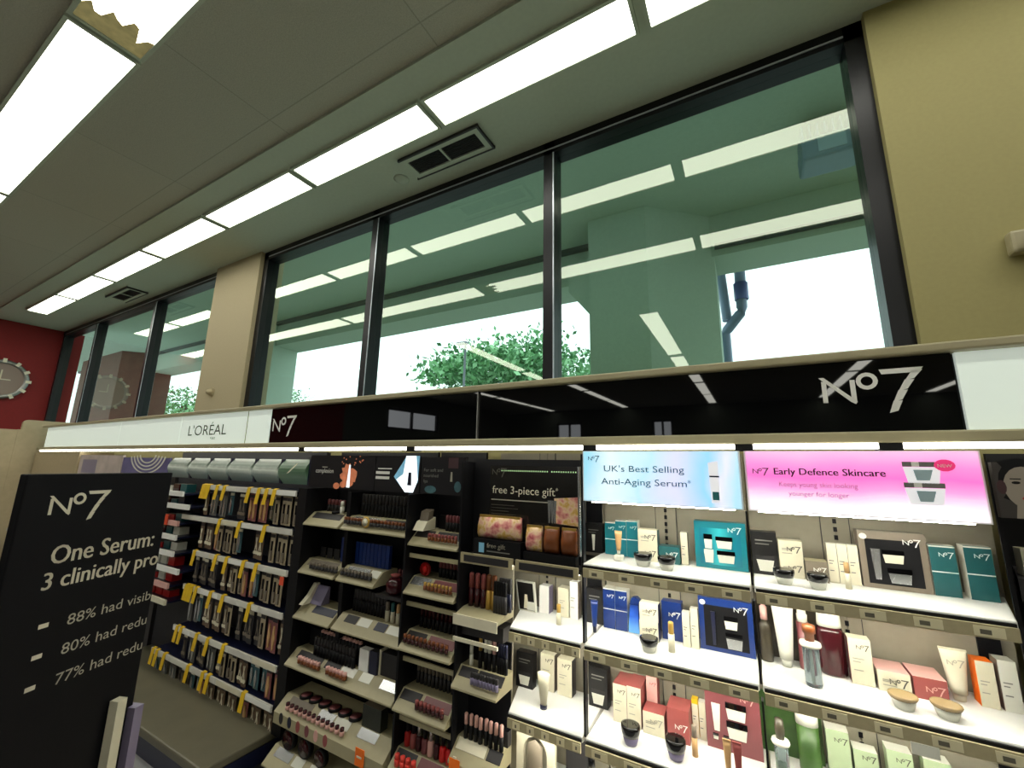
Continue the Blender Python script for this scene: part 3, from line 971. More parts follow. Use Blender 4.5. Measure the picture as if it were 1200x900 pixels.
gift_box('large teal gift set with three creams pictured on its front', -0.230, -0.042, 1.97, Z1, 0.180, M_TEAL, teal_glow, M_LOGOW,
         [(0.27, .42, .030, .055, M_PEARL, 'jar'), (0.27, .12, .034, .05, M_PEARL, 'box'), (0.58, .44, .058, .045, M_PEARL, 'jar'), (0.60, .14, .062, .045, M_PEARL, 'jar')], edge=M_DTEAL, badge=False)

# ---- top shelf, pink bay
carton('black carton picturing a cream jar, on the top shelf under the pink sign', -0.026, 0.060, 1.97, Z1, 0.156, M_BCARD, depth=0.05, art=jar_art)
cream('cream carton below its twin, next to the black jar carton', 0.064, 0.139, 1.97, Z1, 0.064, logo_z=0.42)
cream('cream carton topping the pair next to the black jar carton', 0.064, 0.140, 1.97, Z1 + 0.064, 0.067, logo_z=0.45)
carton('low grey-brown carton with white logo between cream cartons', 0.143, 0.209, 1.95, Z1, 0.070, M_TAUPE, M_TAUPE, M_BEIGE, M_LOGOW, 0.06, logo_z=0.5)
for i, (a, l) in enumerate(((0.213, 'slim cream carton against the grey-brown carton, first of three'), (0.2435, 'slim cream carton in the middle of the three beside the windowed gift set'), (0.274, 'slim cream carton touching the windowed grey gift set'))):
    slim(l, a, a + 0.029, 1.97, Z1, 0.134, group='slim cream cartons on the top shelf')
vial('small tan tester vial in front of the three slim cartons', 0.256, 1.90, Z1, 0.009, 0.085, M_CREAM, M_TAN)
jar('black lidded tester jar in front of the lower cream carton of the pink bay', 0.069, 1.85, Z1, 0.033)
jar('black lidded tester jar in front of the low grey-brown carton', 0.165, 1.84, Z1, 0.031)
gift_box('grey gift set with a dark window showing a tube and two jars', 0.308, 0.488, 1.97, Z1, 0.188, M_TAUPE, M_BLACKM, M_LOGOW,
         [(0.24, .16, .026, .10, M_SILVER, 'tube'), (0.50, .46, .055, .042, M_CREAM, 'jar'), (0.56, .12, .060, .048, M_SILVER, 'jar')], edge=M_SILVER)
carton('dark teal carton directly beside the windowed grey gift set', 0.492, 0.556, 1.97, Z1, 0.157, M_DTEAL, M_PEARL, M_PEARL, M_LOGOW, 0.05, line=wl())
carton('dark teal carton at the end of the top shelf by the black display', 0.576, 0.640, 1.97, Z1, 0.163, M_DTEAL, M_PEARL, M_PEARL, M_LOGOW, 0.05, line=wl())

# ---- second shelf, gift bay and blue bay
cf = thing('picture_stand', 'tilted black card in a pale frame picturing a white tube and jar', 'sign', (-1.018, 1.985, Z2))
MB().prism_y([(-0.040, 0), (0.054, 0), (0.040, 0.134), (-0.060, 0.134)], -0.004, 0.012, M_PEARL).build('frame', cf)
q = MB()
q.add([(-0.034, -.005, 0.006), (0.048, -.005, 0.006), (0.034, -.005, 0.128), (-0.053, -.005, 0.128)], [(0, 1, 2, 3)], M_BCARD)
q.build('card', cf)
q = MB()
q.add([(-0.012, -.0056, 0.012), (0.014, -.0056, 0.012), (0.006, -.0056, 0.075), (-0.008, -.0056, 0.075)], [(0, 1, 2, 3)], M_CREAM)
q.add([(0.006, -.0058, 0.008), (0.05, -.0058, 0.008), (0.048, -.0058, 0.045), (0.008, -.0058, 0.045)], [(0, 1, 2, 3)], M_PEARL)
q.build('print', cf)
carton('white carton with a mauve side next to the tilted black card', -0.956, -0.905, 2.0, Z2, 0.122, M_WHITE, M_LILAC, M_WHITE, depth=0.05)
cream('plain cream carton behind a slim tester on the second shelf', -0.857, -0.803, 2.0, Z2, 0.127, logo=None)
vial('slim cream tester vial in front of the plain cream carton', -0.811, 1.90, Z2, 0.011, 0.085, M_CREAM, M_GOLD)
carton('tall white carton beside the black bay post', -0.797, -0.757, 2.0, Z2, 0.162, M_WHITE, M_TAUPE, M_WHITE, depth=0.045, art=lines_art(M_PALE))
carton('black carton behind the upright blue tube, on the second shelf', -0.718, -0.636, 2.0, Z2, 0.148, M_BCARD, depth=0.04, art=tube_art)
tube_obj('upright dark blue tube standing before the black carton', -0.644, 1.90, Z2, 0.032, 0.122, M_BLUE, M_NAVY)
for a, l in ((-0.629, 'blue carton with white edges, nearer the black carton'), (-0.575, 'blue carton with white edges, nearer the bright blue bag')):
    carton(l, a, a + 0.0525, 1.98, Z2, 0.164, M_BLUE, M_PEARL, M_PEARL, M_LOGOW, 0.05, line=[(0.47, 0.003, M_PEARL), (0.97, .004, M_PEARL)], group='blue boxed serums')
bgm = gradient_lit('blue_glint', [(0.0, (120, 190, 255)), (0.5, (40, 100, 220)), (1.0, (16, 40, 120))], 0.0, 'Z', 0.0, 0.12, 0.6)
bb = thing('blue_pouch', 'shiny bright blue pouch with a gathered top between blue and cream cartons', 'pouch', (-0.497, 1.99, Z2))
MB().prism_y([(-0.023, 0), (0.023, 0), (0.021, 0.11), (-0.014, 0.11)], -0.008, 0.03, bgm).build('body', bb)
MB().prism_y([(-0.018, 0.11), (0.021, 0.11), (0.027, 0.132), (0.012, 0.143), (-0.006, 0.138)], -0.004, 0.026, M_BLUE).build('gathered_top', bb)
cream('cream carton supporting its twin on the second shelf of the blue bay', -0.460, -0.385, 1.93, Z2, 0.075, M_NAVY, logo_z=0.45)
cream('cream carton resting on its twin, beside the blue logo carton', -0.458, -0.383, 1.93, Z2 + 0.075, 0.067, M_NAVY, logo_z=0.45)
jar('black lidded tester jar in front of the navy-sided cream cartons', -0.402, 1.83, Z2, 0.035)
carton('blue carton with a white logo behind a small gold tester', -0.380, -0.300, 1.99, Z2, 0.146, M_BLUE, M_NAVY, M_BLUE, M_LOGOW, 0.05, logo_z=0.62)
vial('small gold and cream tester vial before the blue logo carton', -0.325, 1.87, Z2, 0.012, 0.108, M_CREAM, M_GOLD)
slim('shorter slim cream carton beside the blue logo carton', -0.294, -0.266, 1.95, Z2, 0.128, group=None)
slim('taller slim cream carton leaning by the blue gift set', -0.263, -0.235, 1.95, Z2, 0.146)
gift_box('large blue gift set with a dark window on the second shelf', -0.232, -0.042, 1.97, Z2, 0.192, M_BLUE, M_BLACKM, M_LOGOW,
         [(0.27, .12, .016, .12, M_NAVY, 'tube'), (0.60, .46, .046, .045, M_PEARL, 'jar'), (0.64, .10, .056, .055, M_SILVER, 'jar')], edge=M_BLUE)

# ---- second shelf, pink bay
cb = thing('backing_card', 'tall dark printed card behind the bottles of the second shelf', 'display card', (0.105, 2.04, Z2))
MB().box(-0.140, 0.120, 0, 0.006, 0, 0.235, M_OLIVE).build('card', cb)
bt = thing('bottle', 'small dark bottle with a pink and white pump at the card edge', 'bottle', (-0.005, 1.99, Z2))
MB().lathe([(0.020, 0), (0.022, 0.01), (0.020, 0.12), (0.010, 0.14)], M_OLIVE).build('body', bt)
MB().lathe([(0.012, 0.14), (0.013, 0.185), (0.008, 0.187), (0.007, 0.215), (0.0, 0.217)], M_PINK).build('pump', bt)
tube_obj('large white tube standing on its cap against the dark printed card', 0.056, 1.97, Z2, 0.070, 0.205, M_PEARL, M_PEARL, cap_h=0.12)
bt = thing('bottle', 'slim rose tinted bottle behind the clear pump bottle', 'bottle', (0.116, 1.985, Z2))
MB().lathe([(0.020, 0), (0.021, 0.01), (0.019, 0.155)], M_MAUVE).build('body', bt)
MB().lathe([(0.016, 0.155), (0.017, 0.18), (0.014, 0.182), (0.014, 0.218), (0, 0.22)], M_PEARL).build('cap', bt)
bt = thing('pump_bottle', 'clear pump bottle tester with a white collar and bronze pump', 'bottle', (0.124, 1.85, Z2))
MB().lathe([(0.022, 0), (0.024, 0.006), (0.024, 0.112), (0.02, 0.118)], M_CLEAR).build('body', bt)
MB().lathe([(0.003, 0.006), (0.003, 0.115)], M_PEARL, n=8).build('dip_tube', bt)
MB().lathe([(0.029, 0.118), (0.032, 0.122), (0.030, 0.132), (0.014, 0.135)], M_PEARL).build('collar', bt)
pm = MB()
pm.lathe([(0.014, 0.133), (0.014, 0.158), (0.019, 0.160), (0.019, 0.184), (0.0, 0.188)], M_BROWN)
pm.build('pump', bt)
bt = thing('bottle', 'broad maroon lotion bottle with a large white cap', 'bottle', (0.195, 1.985, Z2))
MB().lathe([(0.036, 0), (0.041, 0.008), (0.041, 0.135), (0.036, 0.155)], M_MAROON, flat=0.75, n=20).build('body', bt)
MB().lathe([(0.036, 0.155), (0.036, 0.168), (0.033, 0.212), (0.0, 0.218)], M_PEARL, flat=0.75, n=20).build('cap', bt)
cream('upright cream carton next to the maroon bottle', 0.238, 0.299, 1.94, Z2, 0.140, M_MAUVE, depth=0.05)
cream('low cream carton with a pink top behind a white tester jar', 0.306, 0.388, 1.93, Z2, 0.060, M_CREAM, logo_z=0.4, depth=0.11, top=M_PINK)
carton('low rose carton with pale logo behind a white tester jar', 0.394, 0.474, 1.93, Z2, 0.062, M_ROSE, M_ROSE, M_PINK, M_PINK, 0.11, logo_z=0.38)
M_WJ = mat('amber_glaze', (150, 128, 92), 0.2)
jar('white tester jar in front of the low cream pink-topped carton', 0.344, 1.83, Z2, 0.036, M_WJ, M_PEARL, hb=0.026, hl=0.012)
jar('white tester jar in front of the low rose carton', 0.440, 1.83, Z2, 0.036, M_WJ, M_PEARL, hb=0.026, hl=0.012)
tube_obj('leaning cream squeeze tube beside the low rose carton', 0.512, 1.985, Z2, 0.066, 0.142, M_CREAM, M_CREAM, cap_h=0.14, logo=M_PALE)
carton('slim cream carton with an orange side by the black display', 0.556, 0.597, 1.97, Z2, 0.128, M_CREAM, M_ORANGE, M_ORANGE, depth=0.05, art=lines_art(M_PALE))
carton('slim grey-white carton last on the second shelf', 0.606, 0.646, 1.97, Z2, 0.140, M_PEARL, M_TAUPE, M_PEARL, depth=0.05, art=lines_art(M_GREYP))

# ---- third shelf, gift bay and blue bay
carton('black carton picturing a white jar, standing on the third shelf', -1.062, -0.974, 1.97, Z3, 0.150, M_BCARD, depth=0.04, art=jar_art)
cream('taller cream carton behind the clear tapering tester tube', -0.947, -0.877, 2.0, Z3, 0.155, M_TAUPE)
tt = thing('cream_tube', 'clear tapering tester tube standing on a purple cap', 'tube', (-0.866, 1.86, Z3))
MB().lathe([(0.015, 0.0), (0.015, 0.014)], M_NAVY).build('cap', tt)
MB().lathe([(0.014, 0.014), (0.026, 0.10), (0.030, 0.135), (0.024, 0.138)], M_CREAM, flat=0.55).build('body', tt)
cream('cream carton with a dark side nearest the bay post on the third shelf', -0.862, -0.790, 2.0, Z3, 0.150, M_DARK)
carton('black carton picturing a pale bowl, by the post on the third shelf', -0.707, -0.622, 1.99, Z3, 0.156, M_BCARD, depth=0.05, art=jar_art)
cream('cream fronted carton with a red top, nearer the black carton', -0.580, -0.524, 1.93, Z3, 0.140, M_ROSE, top=M_ROSE, depth=0.12, group='red-topped cartons')
cream('cream fronted carton with a red top, nearer the tall pink carton', -0.522, -0.466, 1.93, Z3, 0.144, M_ROSE, top=M_ROSE, depth=0.12, group='red-topped cartons')
carton('tall pink carton rising behind the red-topped cartons', -0.458, -0.415, 2.0, Z3, 0.178, M_PINK, M_ROSE, M_PINK, M_ROSE, 0.05)
cream('low cream carton with a red top in front of the tall pink carton', -0.457, -0.375, 1.915, Z3, 0.078, M_ROSE, top=M_ROSE, depth=0.08, logo=M_PALE, logo_z=0.5)
carton('low all-red carton with a pale logo behind a tester jar', -0.365, -0.285, 1.92, Z3, 0.112, M_ROSE, M_ROSE, M_ROSE, M_LOGOW, 0.10, logo_z=0.40)
vial('slim olive tester vial beside the low red carton', -0.262, 1.87, Z3, 0.010, 0.10, M_TAN, M_TAUPE)
carton('slim cream carton with a yellow top on the third shelf', -0.281, -0.259, 1.985, Z3, 0.134, M_CREAM, M_YELLOW, M_YELLOW, depth=0.03, art=lines_art(M_GREYP), line=[(0.88, 0.016, M_YELLOW)])
slim('slim cream carton touching the mauve gift set', -0.256, -0.232, 1.985, Z3, 0.130)
gift_box('large mauve gift set picturing four creams on the third shelf', -0.228, -0.045, 1.96, Z3, 0.222, M_MAUVE, M_MAUVE, M_PINK,
         [(0.20, .28, .030, .09, M_PEARL, 'tube'), (0.17, .15, .018, .018, M_PEARL, 'jar'), (0.36, .15, .018, .018, M_PEARL, 'jar'), (0.57, .50, .066, .055, M_PEARL, 'jar'), (0.57, .22, .066, .055, M_PEARL, 'jar')], edge=M_ROSE, badge=False)
jar('deep black tester jar in front of the red-topped cream cartons', -0.482, 1.82, Z3, 0.036, body=M_LILAC, hb=0.028, hl=0.036)  # lilac base colour paints the reflection below the black lid
jar('deep black tester jar in front of the low red carton', -0.320, 1.82, Z3, 0.036, body=M_LILAC, hb=0.028, hl=0.036)  # base in lilac again for the painted reflection
tube_obj('cream tester tube in front of the mauve gift set', -0.149, 1.80, Z3, 0.026, 0.115, M_TAN, M_CREAM)
tube_obj('rose tester tube in front of the mauve gift set', -0.118, 1.80, Z3, 0.028, 0.115, M_ROSE, M_ROSE)

# ---- third shelf, pink bay
cb = thing('backing_card', 'green leafy printed card behind the third shelf bottles', 'display card', (0.045, 2.05, Z3))
MB().box(-0.10, 0.10, 0, 0.006, 0, 0.20, M_GREEN).build('card', cb)
bt = thing('pump_bottle', 'clear bottle tester with a white collar before the green card', 'bottle', (0.012, 1.88, Z3))
MB().lathe([(0.020, 0), (0.021, 0.11), (0.017, 0.115)], M_CLEAR).build('body', bt)
MB().lathe([(0.026, 0.115), (0.028, 0.12), (0.026, 0.128), (0.012, 0.131)], M_PEARL).build('collar', bt)
MB().lathe([(0.012, 0.13), (0.015, 0.16), (0.012, 0.19), (0, 0.192)], M_OLIVE).build('pump', bt)
bt = thing('bottle', 'dark green bottle with a white cap before the green card', 'bottle', (0.098, 1.985, Z3))
MB().lathe([(0.030, 0), (0.033, 0.01), (0.033, 0.15)], M_GREEN, flat=.75).build('body', bt)
MB().lathe([(0.034, 0.15), (0.034, 0.195), (0, 0.197)], M_PEARL, flat=.75).build('cap', bt)
for a, l, h in ((0.150, 'pale green carton beside the dark green bottle', 0.155), (0.222, 'pale green carton in front of the slotted upright', 0.115), (0.310, 'pale green carton below the white ticket', 0.14), (0.40, 'pale green carton furthest along the third shelf', 0.14)):
    carton(l, a, a + 0.064, 1.98, Z3, h, M_PGREEN, M_PGREEN, M_PEARL, M_LOGOB, 0.05)
tag(MB().box(-0.03, 0.03, -0.002, 0, -0.03, 0.0, M_PEARL).build('hanging_ticket', loc=(0.36, D - 0.005, Z2 - 0.05)), 'white ticket hanging from the second shelf rail of the pink bay', 'ticket')

# ------------------------------------------------------------------ gift bay: poster panel, pouches, tester trays
gp = thing('gift_poster_sign', 'black lit poster panel announcing a free three-piece gift', 'sign', (-1.255, 1.84, Z1 - 0.029))
MB().box(0, 0.575, 0.0, 0.03, 0, 0.45, M_BLACKM).build('panel', gp)
MB().box(0.575, 0.583, -0.03, 0.03, 0.04, 0.42, M_SILVER).build('edge_strip', gp)
p = MB()
p.box(0.10, 0.57, -0.004, 0.0, 0.03, 0.42, mat('poster_black', (30, 29, 28), 0.15))
p.build('poster', gp)
p = MB()
y = -0.0046
M_POSTW = mat('poster_lettering', (214, 208, 188), 0.5)
p.logo((0.11, y, 0.375), 0.085, M_LOGOB)
p.text('free 3-piece gift', (0.115, y, 0.285), 0.052, M_POSTW, fit=0.34)
p.text('*', (0.458, y, 0.30), 0.03, M_POSTW)
p.box(0.11, 0.42, y, y + .0003, 0.252, 0.257, M_PALE)
for i, L in enumerate((0.13, 0.15, 0.10, 0.14)):
    p.box(0.11, 0.11 + L, y, y + .0003, 0.228 - i * 0.014, 0.231 - i * .014, M_LOGOB)
for i in range(34):
    if i != 22:
        p.box(0.165 + i * 0.0118, 0.1695 + i * 0.0118, y, y + .0003, 0.392, 0.398, mat('green_led', (190, 230, 170), 0.5, emit=0.6))
p.add([(0.45, y, 0.275), (0.565, y, 0.285), (0.565, y, 0.16), (0.46, y, 0.165)], [(0, 1, 2, 3)], FLORAL)
for x in (0.425, 0.44, 0.452):
    p.add([(x - .008, y - .0003, 0.265), (x + .010, y - .0003, 0.265), (x + .005, y - .0003, 0.165), (x - .003, y - .0003, 0.165)], [(0, 1, 2, 3)], M_SILVER)
p.build('print', gp)
def pouch(label, x0, x1, z0, z1, m, y=1.80):
    t = thing('pouch', label, 'pouch', ((x0 + x1) / 2, y, z0))
    hw = (x1 - x0) / 2
    h = z1 - z0
    b = MB()
    prof = [(0, -0.004), (0.2, -0.022), (0.55, -0.026), (0.85, -0.012), (1.0, -0.003)]
    P, F = [], []
    for q, yy in prof:
        P += [(-hw * (1 - .05 * q), yy * .6, q * h), (-hw * .5, yy, q * h), (0, yy * 1.05, q * h), (hw * .5, yy, q * h), (hw * (1 - .02 * q), yy * .6, q * h)]
    n = len(P)
    P += [(a, -0.0 + 0.012, c) for a, _, c in P]
    for r in range(4):
        for c in range(4):
            i = r * 5 + c
            F += [(i, i + 1, i + 6, i + 5), (n + i + 1, n + i, n + i + 5, n + i + 6)]
    for r in range(4):
        F += [(r * 5 + 5, n + r * 5 + 5, n + r * 5, r * 5), (r * 5 + 4, n + r * 5 + 4, n + r * 5 + 9, r * 5 + 9)]
    for c in range(4):
        F += [(c, n + c, n + c + 1, c + 1), (20 + c + 1, n + 20 + c + 1, n + 20 + c, 20 + c)]
    b.add(P, F, m, True)
    b.build('body', t)
    MB().box(-hw * .95, hw * .96, -0.006, 0.006, h - 0.006, h + 0.004, M_GOLD).build('zip', t)
    return t
pouch('wide floral gift pouch in front of the black poster', -1.190, -0.955, 1.364, 1.465, FLORAL)
pouch('small floral pouch between the wide pouch and the bronze pair', -0.925, -0.848, 1.330, 1.437, FLORAL)
pouch('bronze satin pouch next to the small floral pouch', -0.835, -0.765, 1.330, 1.437, M_BROWN)
pouch('bronze satin pouch at the edge by the silver strip', -0.752, -0.684, 1.330, 1.437, M_BROWN)
rs_ = tag(MB().box(0, 0.255, -0.034, 0.012, 0, 0.072, M_BLACKM).build('riser', loc=(-1.195, 1.80, 1.289)), 'black riser lettered with the gift offer, under the wide floral pouch', 'riser')
p = MB()
p.text('free gift', (0.075, -0.0346, 0.036), 0.030, M_POSTW, fit=0.10, bold=True)
p.add([(0.03, -0.0346, 0.012), (0.06, -0.0346, 0.012), (0.06, -0.0346, 0.055), (0.03, -0.0346, 0.055)], [(0, 1, 2, 3)], mat('printed_sky_blue', (130, 190, 225), 0.5))
p.box(0.075, 0.20, -0.0346, -0.0343, 0.018, 0.023, M_GREYP)
p.build('lettering', rs_)
tag(MB().box(0, 0.25, -0.026, 0.012, 0, 0.038, M_BLACKM).build('riser', loc=(-0.930, 1.80, 1.289)), 'low black riser carrying the three small pouches', 'riser')

def tray(parent, x0, x1, z, yf=D, yb=1.93, rise=0.044, drop=0.02, m=None, strips=(), lip=0.008):
    m = m or M_BEIGE
    b = MB()
    b.prism_x([(yf, z - drop - lip), (yb, z - drop - lip), (yb, z + rise), (yf + 0.075, z + rise), (yf, z - drop)], x0, x1, m)
    o = b.build('tester_tray', parent)
    for a, c, mm in strips:
        s_ = MB()
        k_ = (rise + drop) / 0.075
        za, zb = z + rise - k_ * 0.037, z + rise - k_ * 0.004
        s_.prism_x([(yf + 0.038, za + .0005), (yf + 0.071, zb + .0005), (yf + 0.071, zb + .0025), (yf + 0.038, za + .0025)], a, c, mm)
        s_.build('label_strip', o)
    return o
def row(maker, label, group, x0, x1, n, y, z, jit=0.0, seed=1, skip=()):
    """n individual copies along a tray"""
    rnd = random.Random(seed)
    o = None
    for i in range(n):
        if i in skip:
            continue
        x = x0 + (x1 - x0) * (i / max(1, n - 1))
        yy = y + rnd.uniform(-jit, jit)
        if o is None:
            o = maker()
            tag(o, label, o['category'], group)
            o.location = (x, yy, z)
        else:
            dup(o, (x, yy, z), rz=rnd.uniform(-.1, .1) if jit else 0)
    return o
def stick(name, cat, r, h, body, cap, split=0.55, n=8):
    def f():
        b = MB()
        b.lathe([(r, 0), (r, h * split)], body, n=n)
        b.lathe([(r * .9, h * split), (r * .9, h * .96), (r * .6, h)], cap, n=n)
        return tag(b.build(name), '', cat)
    return f
def block(name, cat, wd, dp, h, front, top=None):
    def f():
        b = MB()
        b.box(-wd / 2, wd / 2, 0, dp, 0, h, front, top=top)
        return tag(b.build(name), '', cat)
    return f
def compact(name, cat, r, m, m2):
    def f():
        b = MB()
        b.lathe([(r, 0.0), (r, 0.010), (r * .9, 0.013)], m, n=18)
        b.lathe([(r * .8, 0.013), (r * .8, 0.0136), (0.0, 0.0136)], m2, n=18)
        return tag(b.build(name), '', cat)
    return f

td = thing('tester_display', 'beige tiered make-up tester unit below the gift poster', 'display', (0, 0, 0))
MB().box(-1.262, -1.034, 1.875, 1.885, Z4, 1.245, M_BACK).build('back_panel', td)
MB().box(-1.272, -1.262, D, 1.885, 0.15, 1.72, M_BLACKM).build('side_panel', td)
MB().box(-1.262, -1.17, 1.867, 1.875, 0.95, 1.245, M_BLACKM).build('dark_liner', td)
MB().box(-1.262, -1.034, 1.867, 1.875, Z4, 0.90, M_BLACKM).build('dark_liner', td)
GX = -1.024
def gtray(z, strips=(), **k):
    return tray(td, -1.262, GX, z - 0.045, yf=D - .03, yb=1.866, strips=strips, **k)
t1 = tray(td, -1.262, GX, 1.03, yf=D - .03, yb=1.866, rise=0.010, drop=0.01, lip=0.005)
MB().box(-1.262, GX, D - 0.035, D - 0.03, 0.985, 1.03, M_CREAM).build('front_lip', t1)
MB().box(-1.255, GX - .005, 1.78, 1.866, 0.925, 0.985, M_DARK).build('drawer_opening', td)
MB().box(-1.262, GX, D - 0.03, D - 0.02, 0.915, 0.93, M_CREAM).build('rim', td)
gtray(0.79, ((-1.25, -1.16, M_DARK), (-1.15, -1.02, M_DARK)))
gtray(0.50, ((-1.25, -1.10, M_CREAM), (-1.09, -1.02, M_DARK)))
row(stick('lip_gloss', 'lip gloss', 0.014, 0.150, M_MAROON, M_ROSE), 'fat rose-brown lip gloss standing in the top tester tray', 'rose-brown glosses in the top tray', -1.235, -1.165, 3, 1.82, 1.041)
row(stick('lip_gloss', 'lip gloss', 0.014, 0.152, M_GOLD, M_BROWN), 'bronze lip gloss beside the rose-brown ones in the top tray', 'bronze glosses in the top tray', -1.135, -1.105, 2, 1.82, 1.041)
row(stick('eyeliner_pencil', 'pencil', 0.009, 0.145, M_NAVY, M_DARK), 'dark blue-black pencil standing in the top tester tray', 'dark pencils in the top tray', -1.075, -1.025, 6, 1.83, 1.041)
row(stick('eyeliner_pencil', 'pencil', 0.009, 0.135, M_DARK, M_BLACKM), 'dark pencil in the front file of the top tester tray', 'front dark pencils in the top tray', -1.085, -1.030, 5, 1.795, 1.041)
for x, m, m2, l in ((-1.215, M_PEARL, M_PEARL, 'short white make-up stick in the second tester tray'), (-1.165, M_BLACKM, M_GOLD, 'black stick with a gold cap in the second tester tray'), (-1.135, M_BLACKM, M_PEARL, 'first black stick with a white cap after the gold capped one'), (-1.115, M_BLACKM, M_PEARL, 'second black stick with a white cap after the gold capped one'), (-1.090, M_BLACKM, M_PINK, 'black stick with a peach pink cap in the second tester tray')):
    f = stick('make_up_stick', 'make-up stick', 0.010, 0.13 if m is M_BLACKM else 0.085, m, m2)()
    tag(f, l, 'make-up stick')
    f.location = (x, 1.81, 0.79)
row(stick('make_up_stick', 'make-up stick', 0.009, 0.120, M_BLACKM, M_NAVY), 'all-black make-up stick at the end of the second tester tray', 'all-black sticks in the second tray', -1.065, -1.028, 4, 1.81, 0.79)
row(stick('make_up_stick', 'make-up stick', 0.008, 0.050, M_LILAC, M_DARK), 'short dark tester bullet on the slope of the second tray', 'tester bullets on the second tray', -1.16, -1.03, 9, D - .03 + .016, 0.79 - .039)
row(block('palette', 'palette', 0.05, 0.03, 0.06, M_DARK, M_BLACKM), 'small dark palette standing in the lowest tester tray', 'dark palettes in the lowest tray', -1.225, -1.045, 4, 1.825, 0.5005)
row(stick('make_up_brush', 'brush', 0.010, 0.10, M_BLACKM, M_PINK), 'black handled brush with a pinkish tip in front of the lowest tray', 'brushes in the lowest tray', -1.22, -1.035, 8, 1.795, 0.5005, 0.004, 3)
tg = thing('hanging_price_tag', 'orange price tag at the lowest tester tray below the gift bay', 'price tag', (-1.25, D - 0.0335, 0.455))
MB().box(0, 0.055, -0.002, 0, -0.06, 0, M_ORANGE).build('card', tg)
MB().box(0.02, 0.035, -0.002, 0.002, 0, 0.008, M_CREAM).build('clip', tg)

# arched display and panel below the third shelf
ar = thing('arched_tester_stand', 'cream arched stand holding a dark tester under the third shelf', 'stand', (-0.905, 1.86, Z4))
b = MB()
out = [(-0.09, 0), (-0.09, 0.24), (0.09, 0.24), (0.09, 0)]
arc = [(0.055, 0.0)] + [(0.055 * math.cos(a), 0.14 + 0.06 * math.sin(a)) for a in [math.pi * i / 10 for i in range(11)]] + [(-0.055, 0.0)]
b.prism_y([(-0.09, 0), (-0.055, 0)] + arc[::-1][1:-1] + [(0.055, 0), (0.09, 0), (0.09, 0.24), (-0.09, 0.24)], 0, 0.02, M_CREAM)
b.build('arch', ar)
MB().box(-0.09, 0.09, 0.02, 0.026, 0, 0.24, M_BACK).build('back_board', ar)
MB().lathe([(0.03, 0), (0.036, 0.10), (0.034, 0.17), (0, 0.19)], M_TAUPE, c=(0, 0.0, 0), flat=0.4).build('tester', ar)
pn = thing('dark_card_display', 'dark card standing beside the arched stand under the third shelf', 'display card', (-0.80, 1.95, Z4))
MB().box(0, 0.10, 0, 0.01, 0, 0.20, M_DARK).build('card', pn)
MB().box(0.02, 0.08, 0.01, 0.05, 0, 0.02, M_DARK).build('foot', pn)
bt = thing('bottle', 'small green and black bottle next to the dark card', 'bottle', (-0.668, 1.90, Z4))
MB().lathe([(0.02, 0), (0.02, 0.12)], M_DTEAL).build('body', bt)
MB().lathe([(0.016, 0.12), (0.014, 0.18), (0, 0.19)], M_BLACK).build('cap', bt)

# ------------------------------------------------------------------ narrow lip display beside the gift bay
LX0, LX1 = -1.600, -1.282
nd = thing('lip_display', 'narrow black tiered lip and nail display between two wider bays', 'display', (0, 0, 0))
MB().box(LX0, LX1, 1.99, 2.01, 0.15, 1.775, M_BLACKM).build('back_panel', nd)
MB().box(LX0 - 0.012, LX0, D - 0.01, 2.01, 0.15, 1.545, M_BLACKM).build('side_panel', nd)
MB().box(LX0, LX1, 1.50, 2.01, 0.0, 0.149, M_BLACKM).build('base', nd)
NB = (1.362, 1.13, 0.875, 0.615, 0.365)
def NT(k):
    return D - 0.012 * k + .016, NB[k] - .039
for k, b_ in enumerate(NB):
    tray(nd, LX0, LX1, b_ - 0.045, yf=D - 0.012 * k,
         strips=((LX0 + .01, LX0 + .13, M_DARK if k != 1 else M_SILVER), (LX0 + .15, LX1 - .01, M_MAUVE if k else M_DARK)))
    if k < 4:
        MB().box(LX0, LX1, D + 0.02, D + 0.03, b_ - 0.135, b_ - 0.115, M_BEIGE).build('light_rail', nd)
row(stick('lipstick', 'lipstick', 0.010, 0.080, M_BLACKM, M_MAUVE), 'mauve capped lipstick on the top tier of the narrow display', 'top tier lipsticks', LX0 + .17, LX1 - .02, 7, 1.86, NB[0])
row(stick('tester_bullet', 'tester', 0.0085, 0.035, M_BROWN, M_ROSE), 'brown tester bullet on the sloping top tray of the narrow display', 'top slope testers', LX0 + .13, LX1 - .02, 9, *NT(0))
wdp = thing('tester_stand', 'cream tester stand with a tilted top on the top tier of the narrow display', 'stand', (LX0 + 0.05, 1.815, NB[0] + 0.0135))
MB().prism_x([(-0.05, -0.012), (0.05, -0.012), (0.05, 0.05), (-0.02, 0.03)], -0.035, 0.035, M_CREAM).build('base', wdp)
MB().prism_x([(-0.01, 0.032), (0.03, 0.045), (0.04, 0.09), (0.0, 0.08)], -0.025, 0.03, M_TAUPE).build('holder', wdp)
tag(MB().box(-0.03, 0.03, 0, 0.02, 0, 0.07, M_BLACKM).build('carton', loc=(LX0 + 0.11, 1.90, NB[0])), 'small black carton behind the cream tester stand', 'carton')
row(stick('lipstick', 'lipstick', 0.010, 0.085, M_BLACKM, M_MAUVE), 'plum capped lipstick on the second tier of the narrow display', 'second tier lipsticks', LX0 + .14, LX1 - .02, 8, 1.86, NB[1])
rd = thing('compact', 'round red compact standing on edge on the narrow display', 'compact', (LX0 + 0.06, 1.83, NB[1] + 0.034))
MB().lathe([(0.033, 0.008), (0.034, 0.0), (0.030, -0.006)], M_REDP, n=20, axis='Y').build('case', rd)
